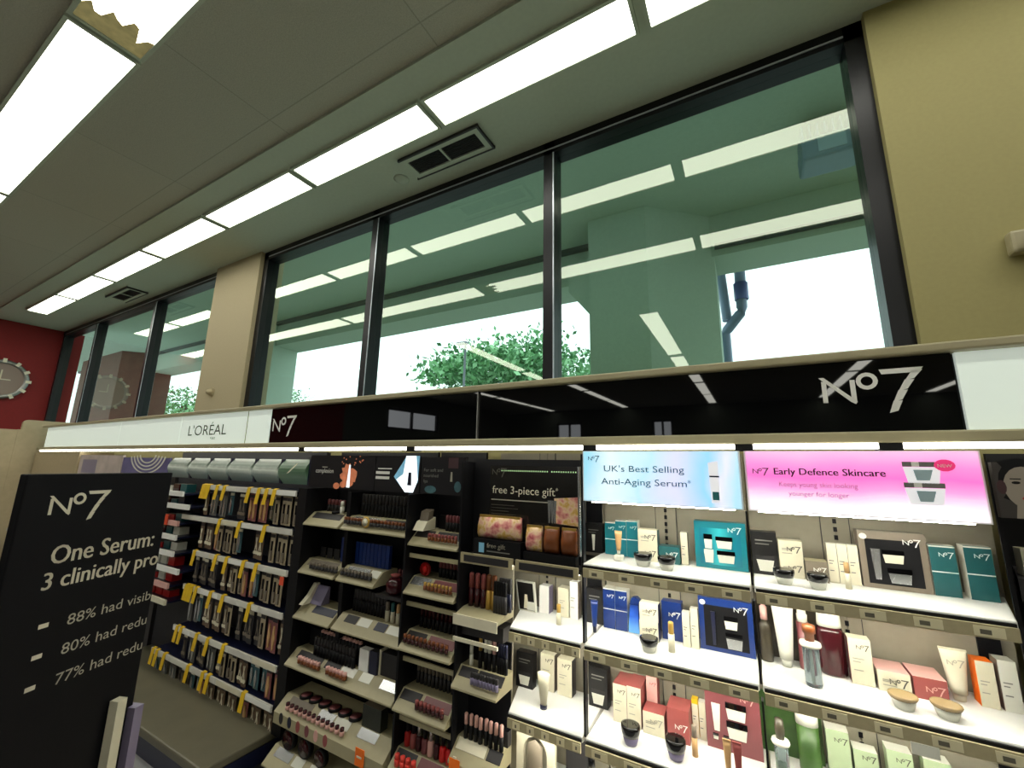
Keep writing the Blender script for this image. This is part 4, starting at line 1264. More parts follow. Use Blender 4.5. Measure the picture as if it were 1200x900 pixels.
MB().lathe([(0.026, -0.006), (0.0, -0.0065)], mat('bright_red', (226, 40, 40), 0.3), n=20, axis='Y').build('powder', rd)
row(stick('tester_bullet', 'tester', 0.0085, 0.036, M_BROWN, M_GOLD), 'brown and gold tester bullet on the second slope of the narrow display', 'second slope testers', LX0 + .13, LX1 - .03, 8, *NT(1))
row(stick('lipstick', 'lipstick', 0.010, 0.090, M_BLACKM, M_MAROON), 'dark red lipstick on the third tier of the narrow display', 'third tier lipsticks', LX0 + .03, LX1 - .02, 11, 1.86, NB[2])
row(stick('tester_bullet', 'tester', 0.0095, 0.040, M_MAROON, M_BROWN), 'dark brown tester bullet on the third slope of the narrow display', 'third slope testers', LX0 + .03, LX1 - .03, 11, *NT(2))
row(stick('lipstick', 'lipstick', 0.0095, 0.100, M_DARK, M_TAUPE), 'grey capped lip pencil on the fourth tier of the narrow display', 'fourth tier pencils', LX0 + .03, LX1 - .02, 12, 1.86, NB[3])
row(stick('tester_bullet', 'tester', 0.010, 0.040, M_MAROON, M_ROSE), 'reddish tester bullet on the fourth slope of the narrow display', 'fourth slope testers', LX0 + .14, LX1 - .03, 7, *NT(3))
for i, (m, c_) in enumerate(((M_REDP, M_BLACKM), (M_ROSE, M_BLACKM), (M_MAROON, M_SILVER), (M_MAUVE, M_BLACKM), (M_PINK, M_SILVER), (M_MAROON, M_BLACKM), (mat('bright_red', (226, 40, 40)), M_BLACKM), (mat('bright_red', (226, 40, 40)), M_BLACKM))):
    nb = thing('nail_polish', ('red', 'rose', 'maroon silver-capped', 'mauve', 'pink silver-capped', 'maroon black-capped', 'bright red', 'bright red')[i] + ' nail polish bottle on the lowest tier of the narrow display', 'nail polish', (LX0 + .035 + i * .036, 1.80, NB[4]), group='bright red nail polishes' if i > 5 else None)
    MB().lathe([(0.014, 0), (0.016, 0.004), (0.016, 0.055), (0.008, 0.062)], m, n=10).build('bottle', nb)
    MB().lathe([(0.009, 0.062), (0.010, 0.12), (0.007, 0.122)], c_, n=10).build('cap', nb)
row(stick('nail_polish', 'nail polish', 0.013, 0.05, mat('coral_polish', (226, 70, 60), 0.3), mat('coral_polish', (226, 70, 60), 0.3)), 'coral tester nail polish on the lowest slope of the narrow display', 'coral tester polishes', LX0 + .05, LX0 + .15, 4, *NT(4))

# ------------------------------------------------------------------ wide make-up display
MX0, MX1 = -2.475, -1.622
MC = -2.135
md = thing('make_up_display', 'wide black make-up display with stepped beige tester trays', 'display', (0, 0, 0))
MB().box(MX0, MX1, 1.99, 2.01, 0.03, 1.775, M_BLACKM).build('back_panel', md)
MB().box(MX0 - 0.085, MX0, D + 0.005, 2.01, 0.15, 1.54, M_BLACKM).build('side_panel', md)
MB().box(MC - 0.022, MC + 0.006, D + 0.06, 1.99, 0.72, 1.53, M_BLACKM).build('centre_post', md)
MB().box(MX0 - .08, MX1, 1.60, 2.01, 0.0, 0.03, M_BLACKM).build('base', md)
B = (1.395, 1.115, 0.86, 0.61, 0.38, 0.14)
YFK = [D - d for d in (0, 0, 0, .02, .05, .09)]
def MT(k):
    return YFK[k] + .016, B[k] - .039
def mtray(x0, x1, k, strips=(), **kw):
    return tray(md, x0, x1, B[k] - 0.045, yf=YFK[k], strips=strips, **kw)
mtray(MX0, MC - .02, 0, ((MX0 + .03, MC - .05, M_DARK),))
mtray(MC + .005, MX1, 0, ((MC + .05, MC + .26, M_SILVER), (MC + .30, MX1 - .02, M_DARK)))
mtray(MX0, MC - .02, 1, ((MX0 + .03, MC - .05, M_TAUPE),))
mtray(MC + .005, -1.83, 1, ((MC + .04, -1.92, M_SILVER), (-1.91, -1.84, M_PEARL)))
mtray(MX0, MC - .02, 2, ((MX0 + .12, MC - .03, M_NAVY),))
mtray(MC + .005, MX1, 2, ((MC + .06, -1.98, M_DARK), (-1.97, -1.88, M_PEARL), (-1.84, -1.76, M_NAVY), (-1.75, MX1 - .01, M_PEARL)))
mtray(MX0, MX1, 3, ((MX0 + .05, -2.21, M_DARK), (-2.18, -2.06, M_DARK), (-2.05, -1.94, M_PEARL), (-1.90, -1.82, M_PEARL), (-1.75, MX1 - .01, M_SILVER)))
t5 = mtray(MX0, MX1, 4, ((MX0 + .06, -2.22, M_TAUPE), (-2.16, -2.04, M_SILVER), (-2.03, -1.92, M_PEARL), (-1.85, -1.72, M_SILVER)), lip=0.056)
t6 = mtray(MX0, MX1, 5, ((MX0 + .04, -2.30, M_SILVER), (-2.28, -2.20, M_PEARL), (-2.15, -1.98, M_PEARL), (-1.9, -1.75, M_PEARL)))
# shade ovals printed as discs on the front of the two lowest trays
pal = [M_DARK, M_NAVY, M_ROSE, M_MAUVE, M_PINK, M_ROSE]
for t_, k, n, zc, rz_ in ((t5, 4, 6, 0.296, 0.028), (t6, 5, 4, 0.066, 0.009)):
    for i in range(n):
        q = MB()
        q.lathe([(0.017, 0.0), (0.017, -0.0015)], pal[i], n=16, axis='Y', c=(0, 0, 0))
        q.v = [(x, y, z * rz_ / 0.017) for x, y, z in q.v]
        q.build('shade_swatch', t_, loc=(MX0 + .07 + i * .075, YFK[k] - .0002, zc))
# tier 1
row(stick('mascara', 'mascara', 0.0130, 0.125, M_BLACKM, M_DARK), 'black mascara in the long row on the top tier of the make-up display', 'top tier black mascaras', MC + .04, MX1 - .02, 17, 1.88, B[0])
row(stick('tester_bullet', 'tester', 0.011, 0.038, M_DARK, M_BROWN), 'dark tester bullet on the top slope of the make-up display', 'top slope dark testers', MC + .03, MX1 - .03, 18, *MT(0))
row(stick('concealer', 'concealer', 0.012, 0.075, M_DARK, M_MAUVE), 'mauve capped concealer in the small top compartment next to the hanging cards', 'small compartment concealers', MX0 + .04, MC - .16, 5, 1.90, B[0])
f = stick('concealer', 'concealer', 0.013, 0.075, M_PEARL, M_PEARL)()
tag(f, 'single white concealer bottle in the small top compartment', 'concealer')
f.location = (MC - .10, 1.84, B[0])
row(stick('concealer', 'concealer', 0.012, 0.085, M_DARK, M_DARK), 'dark concealer beside the white one in the top compartment', 'dark concealers by the post', MC - .13, MC - .05, 4, 1.93, B[0])
f = compact('compact', 'compact', 0.028, M_BLACKM, M_DARK)()
tag(f, 'dark round compact lying on the small top tray', 'compact')
f.location = (MC - .15, 1.84, B[0])
gd = thing('compact', 'gold round compact lying among the dark testers of the top slope', 'compact', (-1.93, D + .014, B[0] - 0.018))
MB().lathe([(0.030, 0), (0.031, -0.008), (0.026, -0.012)], M_GOLD, n=18, axis='Y').build('case', gd)
MB().lathe([(0.022, -0.012), (0.0, -0.0125)], M_CREAM, n=18, axis='Y').build('powder', gd)
# tier 2
row(block('mascara', 'mascara', 0.027, 0.022, 0.125, M_BLUE, M_SILVER), 'blue boxed mascara in the row on the second tier', 'blue mascara boxes', MC + .03, -1.855, 9, 1.87, B[1])
tag(MB().box(-.03, .03, 0, .04, 0, .14, M_BLUE, top=M_SILVER).build('carton', loc=(MC - .07, 1.86, B[1])), 'single wider blue carton to the hanging-card side of the centre post', 'carton')
row(block('sample_card', 'card', 0.05, 0.004, 0.06, M_DARK, M_TAUPE), 'dark sample card standing in the small second compartment', 'second compartment cards', MX0 + .05, MC - .16, 3, 1.88, B[1])
row(stick('tester_bullet', 'tester', 0.011, 0.036, M_DARK, M_TAUPE), 'grey capped tester bullet along the second slope of the make-up display', 'second slope grey testers', MX0 + .10, -1.87, 19, *MT(1), skip=(9,))
rp = thing('pouf', 'reddish round blusher pot hanging at the end of the second tier', 'blusher', (-1.73, 1.82, 1.015))
MB().lathe([(0.03, 0), (0.05, 0.02), (0.05, 0.06), (0.03, 0.085), (0, 0.09)], M_MAROON, n=14).build('pot', rp)
MB().lathe([(0.02, 0.088), (0.03, 0.10), (0.0, 0.105)], M_ROSE, n=14).build('lid', rp)
MB().box(-1.825, -1.63, D + .02, 1.99, 1.00, 1.014, M_DARK).build('side_shelf', md)
row(stick('lipstick', 'lipstick', 0.011, 0.10, M_BLACKM, M_MAUVE), 'mauve topped lipstick behind the reddish pot on the second tier', 'lipsticks behind the pot', -1.80, -1.64, 7, 1.92, 1.0145)
# tier 3
row(stick('mascara', 'mascara', 0.013, 0.120, M_BLACKM, M_DARK), 'black tube in the row on the third tier of the make-up display', 'third tier black tubes', MC + .04, -1.85, 11, 1.88, B[2])
for x, m, l in ((-1.805, M_TAUPE, 'taupe tube standing beside the third tier black tubes'), (-1.765, M_DTEAL, 'teal tube on the third tier of the make-up display'), (-1.725, M_TAN, 'beige tube between the teal tube and the display side')):
    f = stick('foundation_tube', 'foundation', 0.012, 0.10, M_CREAM, m)()
    tag(f, l, 'foundation')
    f.location = (x, 1.85, B[2])
ws = thing('tester_stand', 'cream curved tester stand in the small third compartment', 'stand', (MX0 + .06, 1.815, B[2] + 0.016))
MB().prism_x([(-0.05, -0.015), (0.06, -0.015), (0.06, 0.09), (0.04, 0.09), (0.0, 0.03)], -0.035, 0.0, M_CREAM).build('side', ws)
MB().prism_x([(0.0, -0.015), (0.06, -0.015), (0.06, 0.08), (0.05, 0.08)], 0.0, 0.10, M_LILAC).build('back', ws)
row(block('sample_card', 'card', 0.05, 0.004, 0.10, M_DARK, M_MAUVE), 'dark card with a mauve edge in the small third compartment', 'third compartment cards', MX0 + .20, MC - .05, 3, 1.92, B[2])
# tier 4
row(stick('lipstick', 'lipstick', 0.0125, 0.118, M_BLACKM, M_PINK, 0.88), 'black lipstick with a peach top in the row on the fourth tier', 'peach topped lipsticks', -2.30, -1.98, 13, 1.84, B[3])
row(stick('lipstick', 'lipstick', 0.012, 0.095, M_BLACKM, M_DARK), 'plain black lipstick in front of the peach topped row', 'plain black lipsticks', -2.30, -1.98, 13, 1.80, B[3])
tag(MB().box(-.035, .035, 0, .04, 0, .105, M_WHITE).build('carton', loc=(-1.905, 1.80, B[3])), 'white carton beside the peach topped lipstick row', 'carton')
tag(MB().box(-.028, .028, 0, .04, 0, .11, M_NAVY, top=M_DARK).build('carton', loc=(-1.835, 1.80, B[3])), 'navy carton between the white carton and the black case', 'carton')
bc = thing('case', 'black make-up case with a cream edge at the end of the fourth tier', 'case', (-1.73, 1.82, B[3]))
MB().box(-.065, .075, 0, .05, 0, .11, M_DARK).build('box', bc)
MB().box(-.078, -.065, -.005, .055, 0, .12, M_CREAM).build('edge', bc)
tag(MB().box(-.09, .07, 0, .03, 0, .095, M_BLACKM).build('carton', loc=(MX0 + 0.11, 1.87, B[3])), 'long black carton at the hanging-card end of the fourth tier', 'carton')
row(stick('tester_bullet', 'tester', 0.013, 0.036, M_BROWN, M_PINK), 'peach tester bullet on the fourth slope of the make-up display', 'fourth slope peach testers', -2.36, -1.98, 15, *MT(3), skip=(7, 8))
# tier 5
row(compact('compact', 'compact', 0.036, M_BLACKM, M_MAUVE), 'dark round compact lying open along the fifth tier', 'fifth tier compacts', -2.34, -1.93, 6, 1.80, B[4])
row(stick('tester_bullet', 'tester', 0.012, 0.036, M_PINK, M_MAROON), 'plum tester bullet on the fifth slope of the make-up display', 'fifth slope plum testers', -2.38, -1.93, 13, *MT(4))
tag(MB().box(-.065, .065, 0, .05, 0, .10, mat('dark_green_box', (40, 44, 34), 0.4, noise=.2), top=M_TAUPE).build('carton', loc=(-1.79, 1.775, B[4])), 'dark green-black carton on the fifth tier near the narrow display', 'carton')
# tier 6
for i, (x, r) in enumerate(((-2.36, .050), (-2.22, .050), (-2.09, .042))):
    c = thing('compact', ('large dark compact standing on edge nearest the hanging cards', 'large dark compact standing on edge in the middle of the lowest tier', 'smaller dark compact standing on edge on the lowest tier')[i], 'compact', (x, 1.730, B[5] + r * 1.02 + 0.001))
    MB().lathe([(r, 0.02), (r * 1.02, 0.0), (r * .95, -0.008)], M_BLACKM, n=22, axis='Y').build('case', c)
    MB().lathe([(r * .85, -0.008), (0.0, -0.0085)], M_MAROON, n=22, axis='Y').build('powder', c)
row(compact('compact', 'compact', 0.030, M_MAROON, M_BROWN), 'small brown compact lying at the narrow display end of the lowest tier', 'small brown compacts', -1.85, -1.72, 3, 1.76, B[5])
for x, k, l in ((-1.80, 4, 'orange price tag hanging on the fifth tier of the make-up display'), (-1.98, 5, 'orange price tag hanging on the lowest tier of the make-up display')):
    tg = thing('hanging_price_tag', l, 'price tag', (x, YFK[k] - .004, B[k] - 0.06))
    MB().box(0, 0.06, -0.003, 0, -0.055, 0.02, M_ORANGE).build('card', tg)
    MB().box(0.012, 0.045, -0.004, -0.003, -0.02, -0.012, M_CREAM).build('price_strip', tg)
    MB().box(0.02, 0.04, -.001, 0.003, 0.0, 0.01, M_ORANGE).build('clip', tg)

# ------------------------------------------------------------------ posters over the displays
M_POSTER = mat('poster_dark', (30, 29, 32), 0.4, spec=0.25)
def poster(label, x0, x1, z0, z1, fn, y=1.80, m=None):
    o = thing('poster_sign', label, 'poster', (x0, y, z0))
    MB().box(0, x1 - x0, 0, 0.02, 0, z1 - z0, m or M_POSTER).build('panel', o)
    for nm, f_ in (fn if isinstance(fn, tuple) else (('print', fn),)):
        q = MB()
        f_(q, x1 - x0, z1 - z0)
        q.build(nm, o)
    return o
M_FLAME = mat('print_orange_glow', (200, 120, 84), 0.4, emit=0.35, noise=0.3, scale=25)
M_BURST = mat('print_white_glow', (236, 244, 250), 0.4, emit=0.9)
M_BLUEG = mat('print_blue_glow', (120, 176, 204), 0.4, emit=0.4, noise=0.3, scale=20)
def p1(q, w_, h):
    q.text('complexion', (0.06, -.0006, h * .46), .04, M_LOGOW, fit=0.17)
    q.box(0.12, 0.17, -.0006, -.0003, h * .62, h * .65, M_PALE)
    rnd = random.Random(6)
    pts = []
    for i in range(22):
        a = 2 * math.pi * i / 22
        r = 0.5 + 0.5 * rnd.random()
        pts.append((0.37 + 0.085 * r * math.cos(a), -.0006, h * .42 + h * .42 * r * math.sin(a)))
    q.add(pts, [tuple(range(22))], M_FLAME)
    q.add([(0.36, -.0010, 0.01), (0.39, -.0010, 0.01), (0.385, -.0010, h * .72), (0.372, -.0010, h * .72)], [(0, 1, 2, 3)], M_BURST)
    for i in range(14):
        q.disc((0.30 + .2 * rnd.random(), -.0008, h * (.7 + .28 * rnd.random())), .005, .005, M_FLAME, 6)
    for i in range(3):
        q.disc((0.27 + .06 * i, -.0009, h * (.08 + .05 * i)), .03, .02, M_FLAME, 9)
def p2(q, w_, h):
    for i, (a, b) in enumerate(((.04, .13), (.025, .115), (.025, .115))):
        q.box(a - .02, b, -.0006, -.0003, h * (.62 - i * .14), h * (.62 - i * .14) + (.006 if i == 0 else .016), M_LOGOW)
    q.add([(0.15, -.0006, h * .42), (0.24, -.0006, h), (0.335, -.0006, h), (0.33, -.0006, h * .3), (0.28, -.0006, 0.0), (0.22, -.0006, 0.02)], [tuple(range(6))], M_BLUEG)
    q.add([(0.17, -.0009, h * .35), (0.22, -.0009, h * .5), (0.235, -.0009, h), (0.31, -.0009, h), (0.33, -.0009, h * .35), (0.30, -.0009, 0.003), (0.24, -.0009, 0.003)], [tuple(range(7))], M_BURST)
    q.add([(0.255, -.0013, h * .2), (0.285, -.0013, h * .2), (0.28, -.0013, h * .55), (0.26, -.0013, h * .55)], [(0, 1, 2, 3)], M_NAVY)
def p3a(q, w_, h):
    q.text('For soft and', (0.02, -.0006, h * .60), .024, M_GREYP, fit=.13)
    q.text('nourished', (0.02, -.0006, h * .45), .024, M_GREYP, fit=.10)
    q.text('lips', (0.02, -.0006, h * .30), .024, M_GREYP)
def p3b(q, w_, h):
    q.disc((0.07, -.0006, h * .12), .04, .02, mat('print_teal_dim', (60, 96, 104), .5, noise=.3), 12)
def p3c(q, w_, h):
    q.add([(0.20, -.0006, h * .35), (0.215, -.0006, h * .35), (0.213, -.0006, h * .6), (0.203, -.0006, h * .6)], [(0, 1, 2, 3)], M_PALE)
def p3d(q, w_, h):
    q.disc((0.25, -.0006, h * .22), .022, .028, mat('print_teal_dim'), 12)
def p3e(q, w_, h):
    q.box(0.185, 0.25, -.0006, -.0003, h * .7, h * .98, mat('print_plum_dim', (66, 40, 44), .5))
p3 = (('lettering', p3a), ('print', p3b), ('product_picture', p3c), ('print', p3d), ('print', p3e))
poster('dark lit poster with an orange splash above the wide make-up display', -2.53, -1.935, 1.548, 1.75, p1)
poster('dark poster with a bright white-blue flash above the make-up display', -1.93, -1.588, 1.548, 1.75, p2)
poster('dark dim poster about soft lips above the narrow display', -1.580, -1.285, 1.55, 1.745, p3)

# curved header graphics over the hanging cards
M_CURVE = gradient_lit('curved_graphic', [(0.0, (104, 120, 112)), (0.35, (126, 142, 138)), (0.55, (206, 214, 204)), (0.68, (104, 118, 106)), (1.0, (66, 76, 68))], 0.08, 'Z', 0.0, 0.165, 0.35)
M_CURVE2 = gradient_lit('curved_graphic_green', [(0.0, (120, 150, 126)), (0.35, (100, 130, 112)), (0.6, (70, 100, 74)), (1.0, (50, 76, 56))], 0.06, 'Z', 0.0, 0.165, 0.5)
edges = [(-4.46, -4.13), (-4.10, -3.82), (-3.79, -3.52), (-3.49, -3.19), (-3.16, -2.87), (-2.85, -2.56)]
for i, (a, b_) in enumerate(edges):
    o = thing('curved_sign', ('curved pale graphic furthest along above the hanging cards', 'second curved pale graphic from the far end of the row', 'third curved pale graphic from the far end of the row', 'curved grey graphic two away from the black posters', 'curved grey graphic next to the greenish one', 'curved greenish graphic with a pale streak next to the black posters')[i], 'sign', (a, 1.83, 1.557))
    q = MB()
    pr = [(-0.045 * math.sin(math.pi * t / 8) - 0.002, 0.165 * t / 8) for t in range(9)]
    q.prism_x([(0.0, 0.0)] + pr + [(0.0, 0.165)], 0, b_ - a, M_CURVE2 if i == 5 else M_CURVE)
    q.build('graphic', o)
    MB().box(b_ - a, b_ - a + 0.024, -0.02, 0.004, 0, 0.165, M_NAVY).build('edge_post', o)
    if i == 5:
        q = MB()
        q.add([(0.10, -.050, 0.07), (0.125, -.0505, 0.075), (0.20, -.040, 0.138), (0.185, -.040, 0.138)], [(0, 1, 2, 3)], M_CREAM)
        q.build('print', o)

# ------------------------------------------------------------------ hanging-card bay
PX0, PX1 = -3.72, -2.575
pb_ = thing('hanging_bay', 'bay of six white rails hung with carded beauty tools', 'shelving', (0, 0, 0))
MB().box(PX0 - .9, PX1, 1.95, 1.98, 0.15, 1.775, mat('pegboard_dark', (40, 40, 46), 0.7, noise=.1)).build('back_panel', pb_)
MB().box(PX0 - .9, PX1, 1.40, 1.98, 0.10, 0.148, mat('deck_beige', (96, 92, 74), 0.45, noise=.08, scale=8)).build('base_deck', pb_, bevel=0.01)
MB().box(PX0 - .9, PX1, 1.41, 1.98, 0.0, 0.10, M_NAVY).build('kick', pb_)
RZ = (1.503, 1.265, 1.02, 0.775, 0.485, 0.275)
RX = (-3.74, -3.99, -3.74, -3.80, -3.85, -4.12)
M_RAILW = mat('rail_white', (214, 212, 204), 0.45, noise=0.06, scale=6)
rnd = random.Random(12)
for k, z in enumerate(RZ):
    r = MB()
    n = 5
    L = (PX1 - RX[k]) / n
    r.box(RX[k], PX1, D - 0.002, D + 0.008, z - 0.018, z + 0.018, M_RAILW)
    for i in range(n):
        r.box(RX[k] + i * L + .01, RX[k] + (i + 1) * L - .006, D - 0.004, D - 0.002, z - 0.014, z + 0.014, (M_RAILW, M_PEARL, M_RAILW, M_CREAM, M_WHITE)[(i + k) % 5])
    r.box(RX[k], PX1, D + 0.008, 1.95, z + 0.006, z + 0.012, M_NAVY)
    r.build('hook_rail', pb_)
M_BLISTER = mat('blister_clear', (170, 176, 176), 0.15, alpha=0.55)
M_CARDS = [('grey', mat('card_grey', (96, 96, 92), 0.5, noise=.1), M_SILVER), ('dark', mat('card_dark', (36, 36, 40), 0.45), M_TAUPE), ('cream', mat('card_cream', (176, 162, 134), 0.5, noise=.1), M_BLACKM),
           ('teal', mat('card_teal', (56, 96, 104), 0.5, noise=.1), M_SILVER), ('brown', mat('card_brown', (104, 84, 66), 0.5, noise=.15), M_CREAM), ('green', mat('card_green', (58, 74, 54), 0.5, noise=.1), M_SILVER), ('rose', mat('card_rose', (140, 84, 84), 0.5, noise=.1), M_TAN)]
cards = {}
def card(kind, h):
    key = (kind, h)
    _, mc, mt = M_CARDS[kind]
    if key not in cards:
        a = MB()
        a.box(-0.026, 0.026, 0.0, 0.002, -h, 0, mc)
        a.box(-0.024, 0.024, -0.0008, 0, -h * .16, -h * .05, M_CREAM if kind in (1, 3, 5) else M_DARK)
        b = MB()
        s_ = kind % 3
        if s_ == 0:      # tweezers
            b.prism_y([(-.004, -h * .25), (.004, -h * .25), (.014, -h * .6), (.005, -h * .92), (-.002, -h * .92), (-.012, -h * .6)], -.008, -.001, mt)
        elif s_ == 1:    # scissors: two rings and crossed blades
            for sx in (-1, 1):
                b.lathe([(.012, -.002), (.012, -.007)], mt, n=10, c=(sx * .012, 0, -h * .78), axis='Y')
                b.prism_y([(sx * .010, -h * .70), (sx * .014, -h * .68), (-sx * .004, -h * .25), (-sx * .008, -h * .27)], -.006 - .001 * sx, -.003 - .001 * sx, mt)
        else:            # brush or file
            b.box(-.006, .006, -.008, -.001, -h * .6, -h * .28, mt)
            b.box(-.011, .011, -.012, -.001, -h * .93, -h * .6, M_TAUPE)
        cards[key] = (a.data('card'), b.data('tool'))
    return cards[key]
def put_card(kind, h, loc, label, group):
    a, b = card(kind, h)
    t = thing('hanging_card', label, 'beauty tool pack', loc, group=group)
    for nm, d in (('card', a), ('tool', b)):
        o = bpy.data.objects.new(nm, d)
        COL.objects.link(o)
        o.parent = t
ORD = ('top', 'second', 'third', 'fourth', 'fifth', 'lowest')
HT = (0.185, 0.185, 0.185, 0.205, 0.165, 0.155)
for k, z in enumerate(RZ):
    n = 18
    x0 = max(RX[k], -3.74 if k < 5 else -4.1) + .04
    n = int((PX1 - .03 - x0) / .0640)
    kind = rnd.randrange(7)
    for i in range(n + 1):
        if rnd.random() < 0.45:
            kind = rnd.randrange(7)
        if k == 5 and i > n * .45:
            kind = rnd.choice((4, 4, 6))
        if rnd.random() < 0.06:
            continue
        x = x0 + i * (PX1 - .03 - x0) / n
        nm = M_CARDS[kind][0]
        put_card(kind, round(HT[k] - (0.02 if kind in (3, 5) else 0), 3), (x, 1.775 + .012 * (i % 2), z - 0.024), '%s carded beauty tool hanging from the %s rail' % (nm, ORD[k]), '%s cards on the %s rail' % (nm, ORD[k]))
YT = {0: (-3.72, -3.68, -3.64, -3.52, -3.42, -3.10, -2.98, -2.89, -2.80), 1: (-3.42, -3.16, -2.86), 2: (-3.70, -3.40, -3.26, -3.05, -2.90), 3: (-3.74, -3.70, -3.66, -3.60, -3.40, -3.24, -2.92), 4: (-3.78, -3.72, -3.50, -3.35, -3.15), 5: (-4.08, -4.02, -3.90, -3.55, -3.35, -3.28, -2.86)}
ytp = None
for k in YT:
    for x in YT[k]:
        l = 'yellow strip tag hanging over the %s rail of the card bay' % ORD[k]
        if ytp is None:
            ytp = thing('hanging_price_tag', l, 'price tag', (x, D - .006, RZ[k]), group='yellow tags on the %s rail' % ORD[k])
            q = MB()
            q.prism_x([(0.0, .018), (.02, .024), (.02, .021), (0.0015, .0185)], -.019, .019, M_YELLOW)
            q.build('loop', ytp)
            q = MB()
            q.prism_x([(-.014, -.085), (-.012, -.085), (-.002, -.02), (0.0015, .018), (0.0, .019), (-.006, -.02)], -.019, .019, M_YELLOW)
            q.build('strip', ytp)
        else:
            dup(ytp, (x, D - .006, RZ[k]), l, 'yellow tags on the %s rail' % ORD[k])
tg = thing('hanging_price_tag', 'small red-orange tag at the end of the third rail', 'price tag', (-2.61, D - .006, RZ[2] - .02))
MB().box(-.02, .02, -.002, 0, -.05, 0, mat('red_orange_tag', (230, 84, 50), .5)).build('card', tg)
MB().box(-.008, .008, -.001, .012, 0, .008, M_CREAM).build('clip', tg)

# ------------------------------------------------------------------ shelves beyond the cards and the far end
SX0, SX1 = -4.62, -3.90
sb = thing('box_shelving', 'narrow white-lipped shelves beyond the hanging cards', 'shelving', (0, 0, 0))
MB().box(-5.6, SX0 - .02, 1.93, 1.97, 0.0, 1.55, M_DARK).build('back_panel', sb)
SZ = (1.44, 1.345, 1.215, 1.11, 0.99, 0.875, 0.76, 0.645)
for i, z in enumerate(SZ):
    q = MB()
    q.box(-5.0, -4.00 + (0.18 if i in (1, 5) else .06), D - .03, 1.945, z - .012, z, M_NAVY)
    o = q.build('shelf', sb)
    MB().box(-5.0, -4.00 + (0.18 if i in (1, 5) else .06), D - .045, D - .03, z - .02, z + .018, (M_WHITE, M_WHITE, M_PINK, M_WHITE, M_WHITE, M_WHITE, M_PINK, M_CREAM)[i]).build('shelf_lip', o)
    rnd = random.Random(40 + i)
    for j in range(7):
        nm, mm = rnd.choice((('red', M_REDP), ('navy', M_NAVY), ('white', M_PEARL), ('maroon', M_MAROON), ('teal', M_DTEAL)))
        h = rnd.uniform(.04, .07)
        tag(MB().box(-.05, .05, 0, .07, 0, h, mm, top=M_TAUPE).build('carton', loc=(-4.86 + j * .125, 1.78, z + .001)), 'small %s carton on the %s white-lipped shelf' % (nm, ('topmost', 'second', 'third', 'fourth', 'fifth', 'sixth', 'seventh', 'lowest')[i]), 'carton', 'small %s cartons on the %s white-lipped shelf' % (nm, ('topmost', 'second', 'third', 'fourth', 'fifth', 'sixth', 'seventh', 'lowest')[i]))
tg = thing('hanging_price_tag', 'red tag at the end of the third white-lipped shelf', 'price tag', (-4.14, D - .05, 1.255))
MB().box(-.05, .05, -.003, 0, -.06, .02, mat('red_orange_tag')).build('card', tg)
MB().box(-.01, .01, 0, .02, 0, .01, M_CREAM).build('clip', tg)
def pr_(q, w_, h):
    for i in range(4):
        cx, r = w_ * .55, .10 + .035 * i
        n = 20
        for t in range(n):
            a, b = math.pi * (1.05 + .9 * t / n), math.pi * (1.05 + .9 * (t + 1) / n)
            q.add([(cx + r * 1.8 * math.cos(a), -.0006, h * 1.25 + r * .9 * math.sin(a)), (cx + r * 1.8 * math.cos(b), -.0006, h * 1.25 + r * .9 * math.sin(b)), (cx + (r - .016) * 1.8 * math.cos(b), -.0006, h * 1.25 + (r - .012) * .9 * math.sin(b)), (cx + (r - .016) * 1.8 * math.cos(a), -.0006, h * 1.25 + (r - .012) * .9 * math.sin(a))], [(0, 1, 2, 3)], M_PEARL)
poster('violet poster with white arcs just above the standing black board', -5.45, -4.49, 1.57, 1.72, pr_, m=mat('print_violet', (96, 92, 140), .5, noise=.2, scale=6))
poster('pale blurred poster further along behind the standing black board', -6.6, -5.47, 1.50, 1.74, lambda q, a, h: q.box(.1, .5, -.0006, -.0003, h * .2, h * .8, M_LILAC), m=mat('print_pale', (190, 176, 170), .5, noise=.2, scale=5))
fb = thing('far_bay', 'plain beige shelving bay at the far end of the run', 'shelving', (-7.4, 0, 0))
MB().box(-.8, .75, 1.80, 2.10, 0, 1.77, mat('far_beige', (176, 160, 128), .6, noise=.05)).build('body', fb)
MB().box(-.8, .75, 1.70, 1.80, 0.8, 0.83, M_PEARL).build('shelf', fb)
ep = thing('end_panel', 'beige end panel with a rounded top corner at the far end of the shelving', 'end panel', (-8.35, 0, 0))
M_EP = mat('end_panel_beige', (182, 168, 136), .6, noise=.05)
b = MB()
pts = [(1.62, 0), (2.11, 0), (2.11, 2.19), (1.70, 2.19)] + [(1.70 - .05 * math.sin(math.pi * i / 12), 2.14 + .05 * math.cos(math.pi * i / 12)) for i in range(1, 6)] + [(1.65, 2.06), (1.62, 2.06)]
b.prism_x(pts, -.03, .03, M_EP)
b.build('upright', ep)
MB().box(-.03, .03, -0.6, 1.619, 0, 2.055, M_EP).build('wing', ep)
wp = thing('wall_display', 'bluish and white leaflets hanging low on the beige end panel', 'leaflet', (-8.31, 1.35, 1.3))
MB().box(0, .012, -.12, .10, -.1, .16, M_LILAC).build('leaflet', wp)
MB().box(0, .014, -.32, -.16, -.14, .22, M_PEARL).build('leaflet', wp)

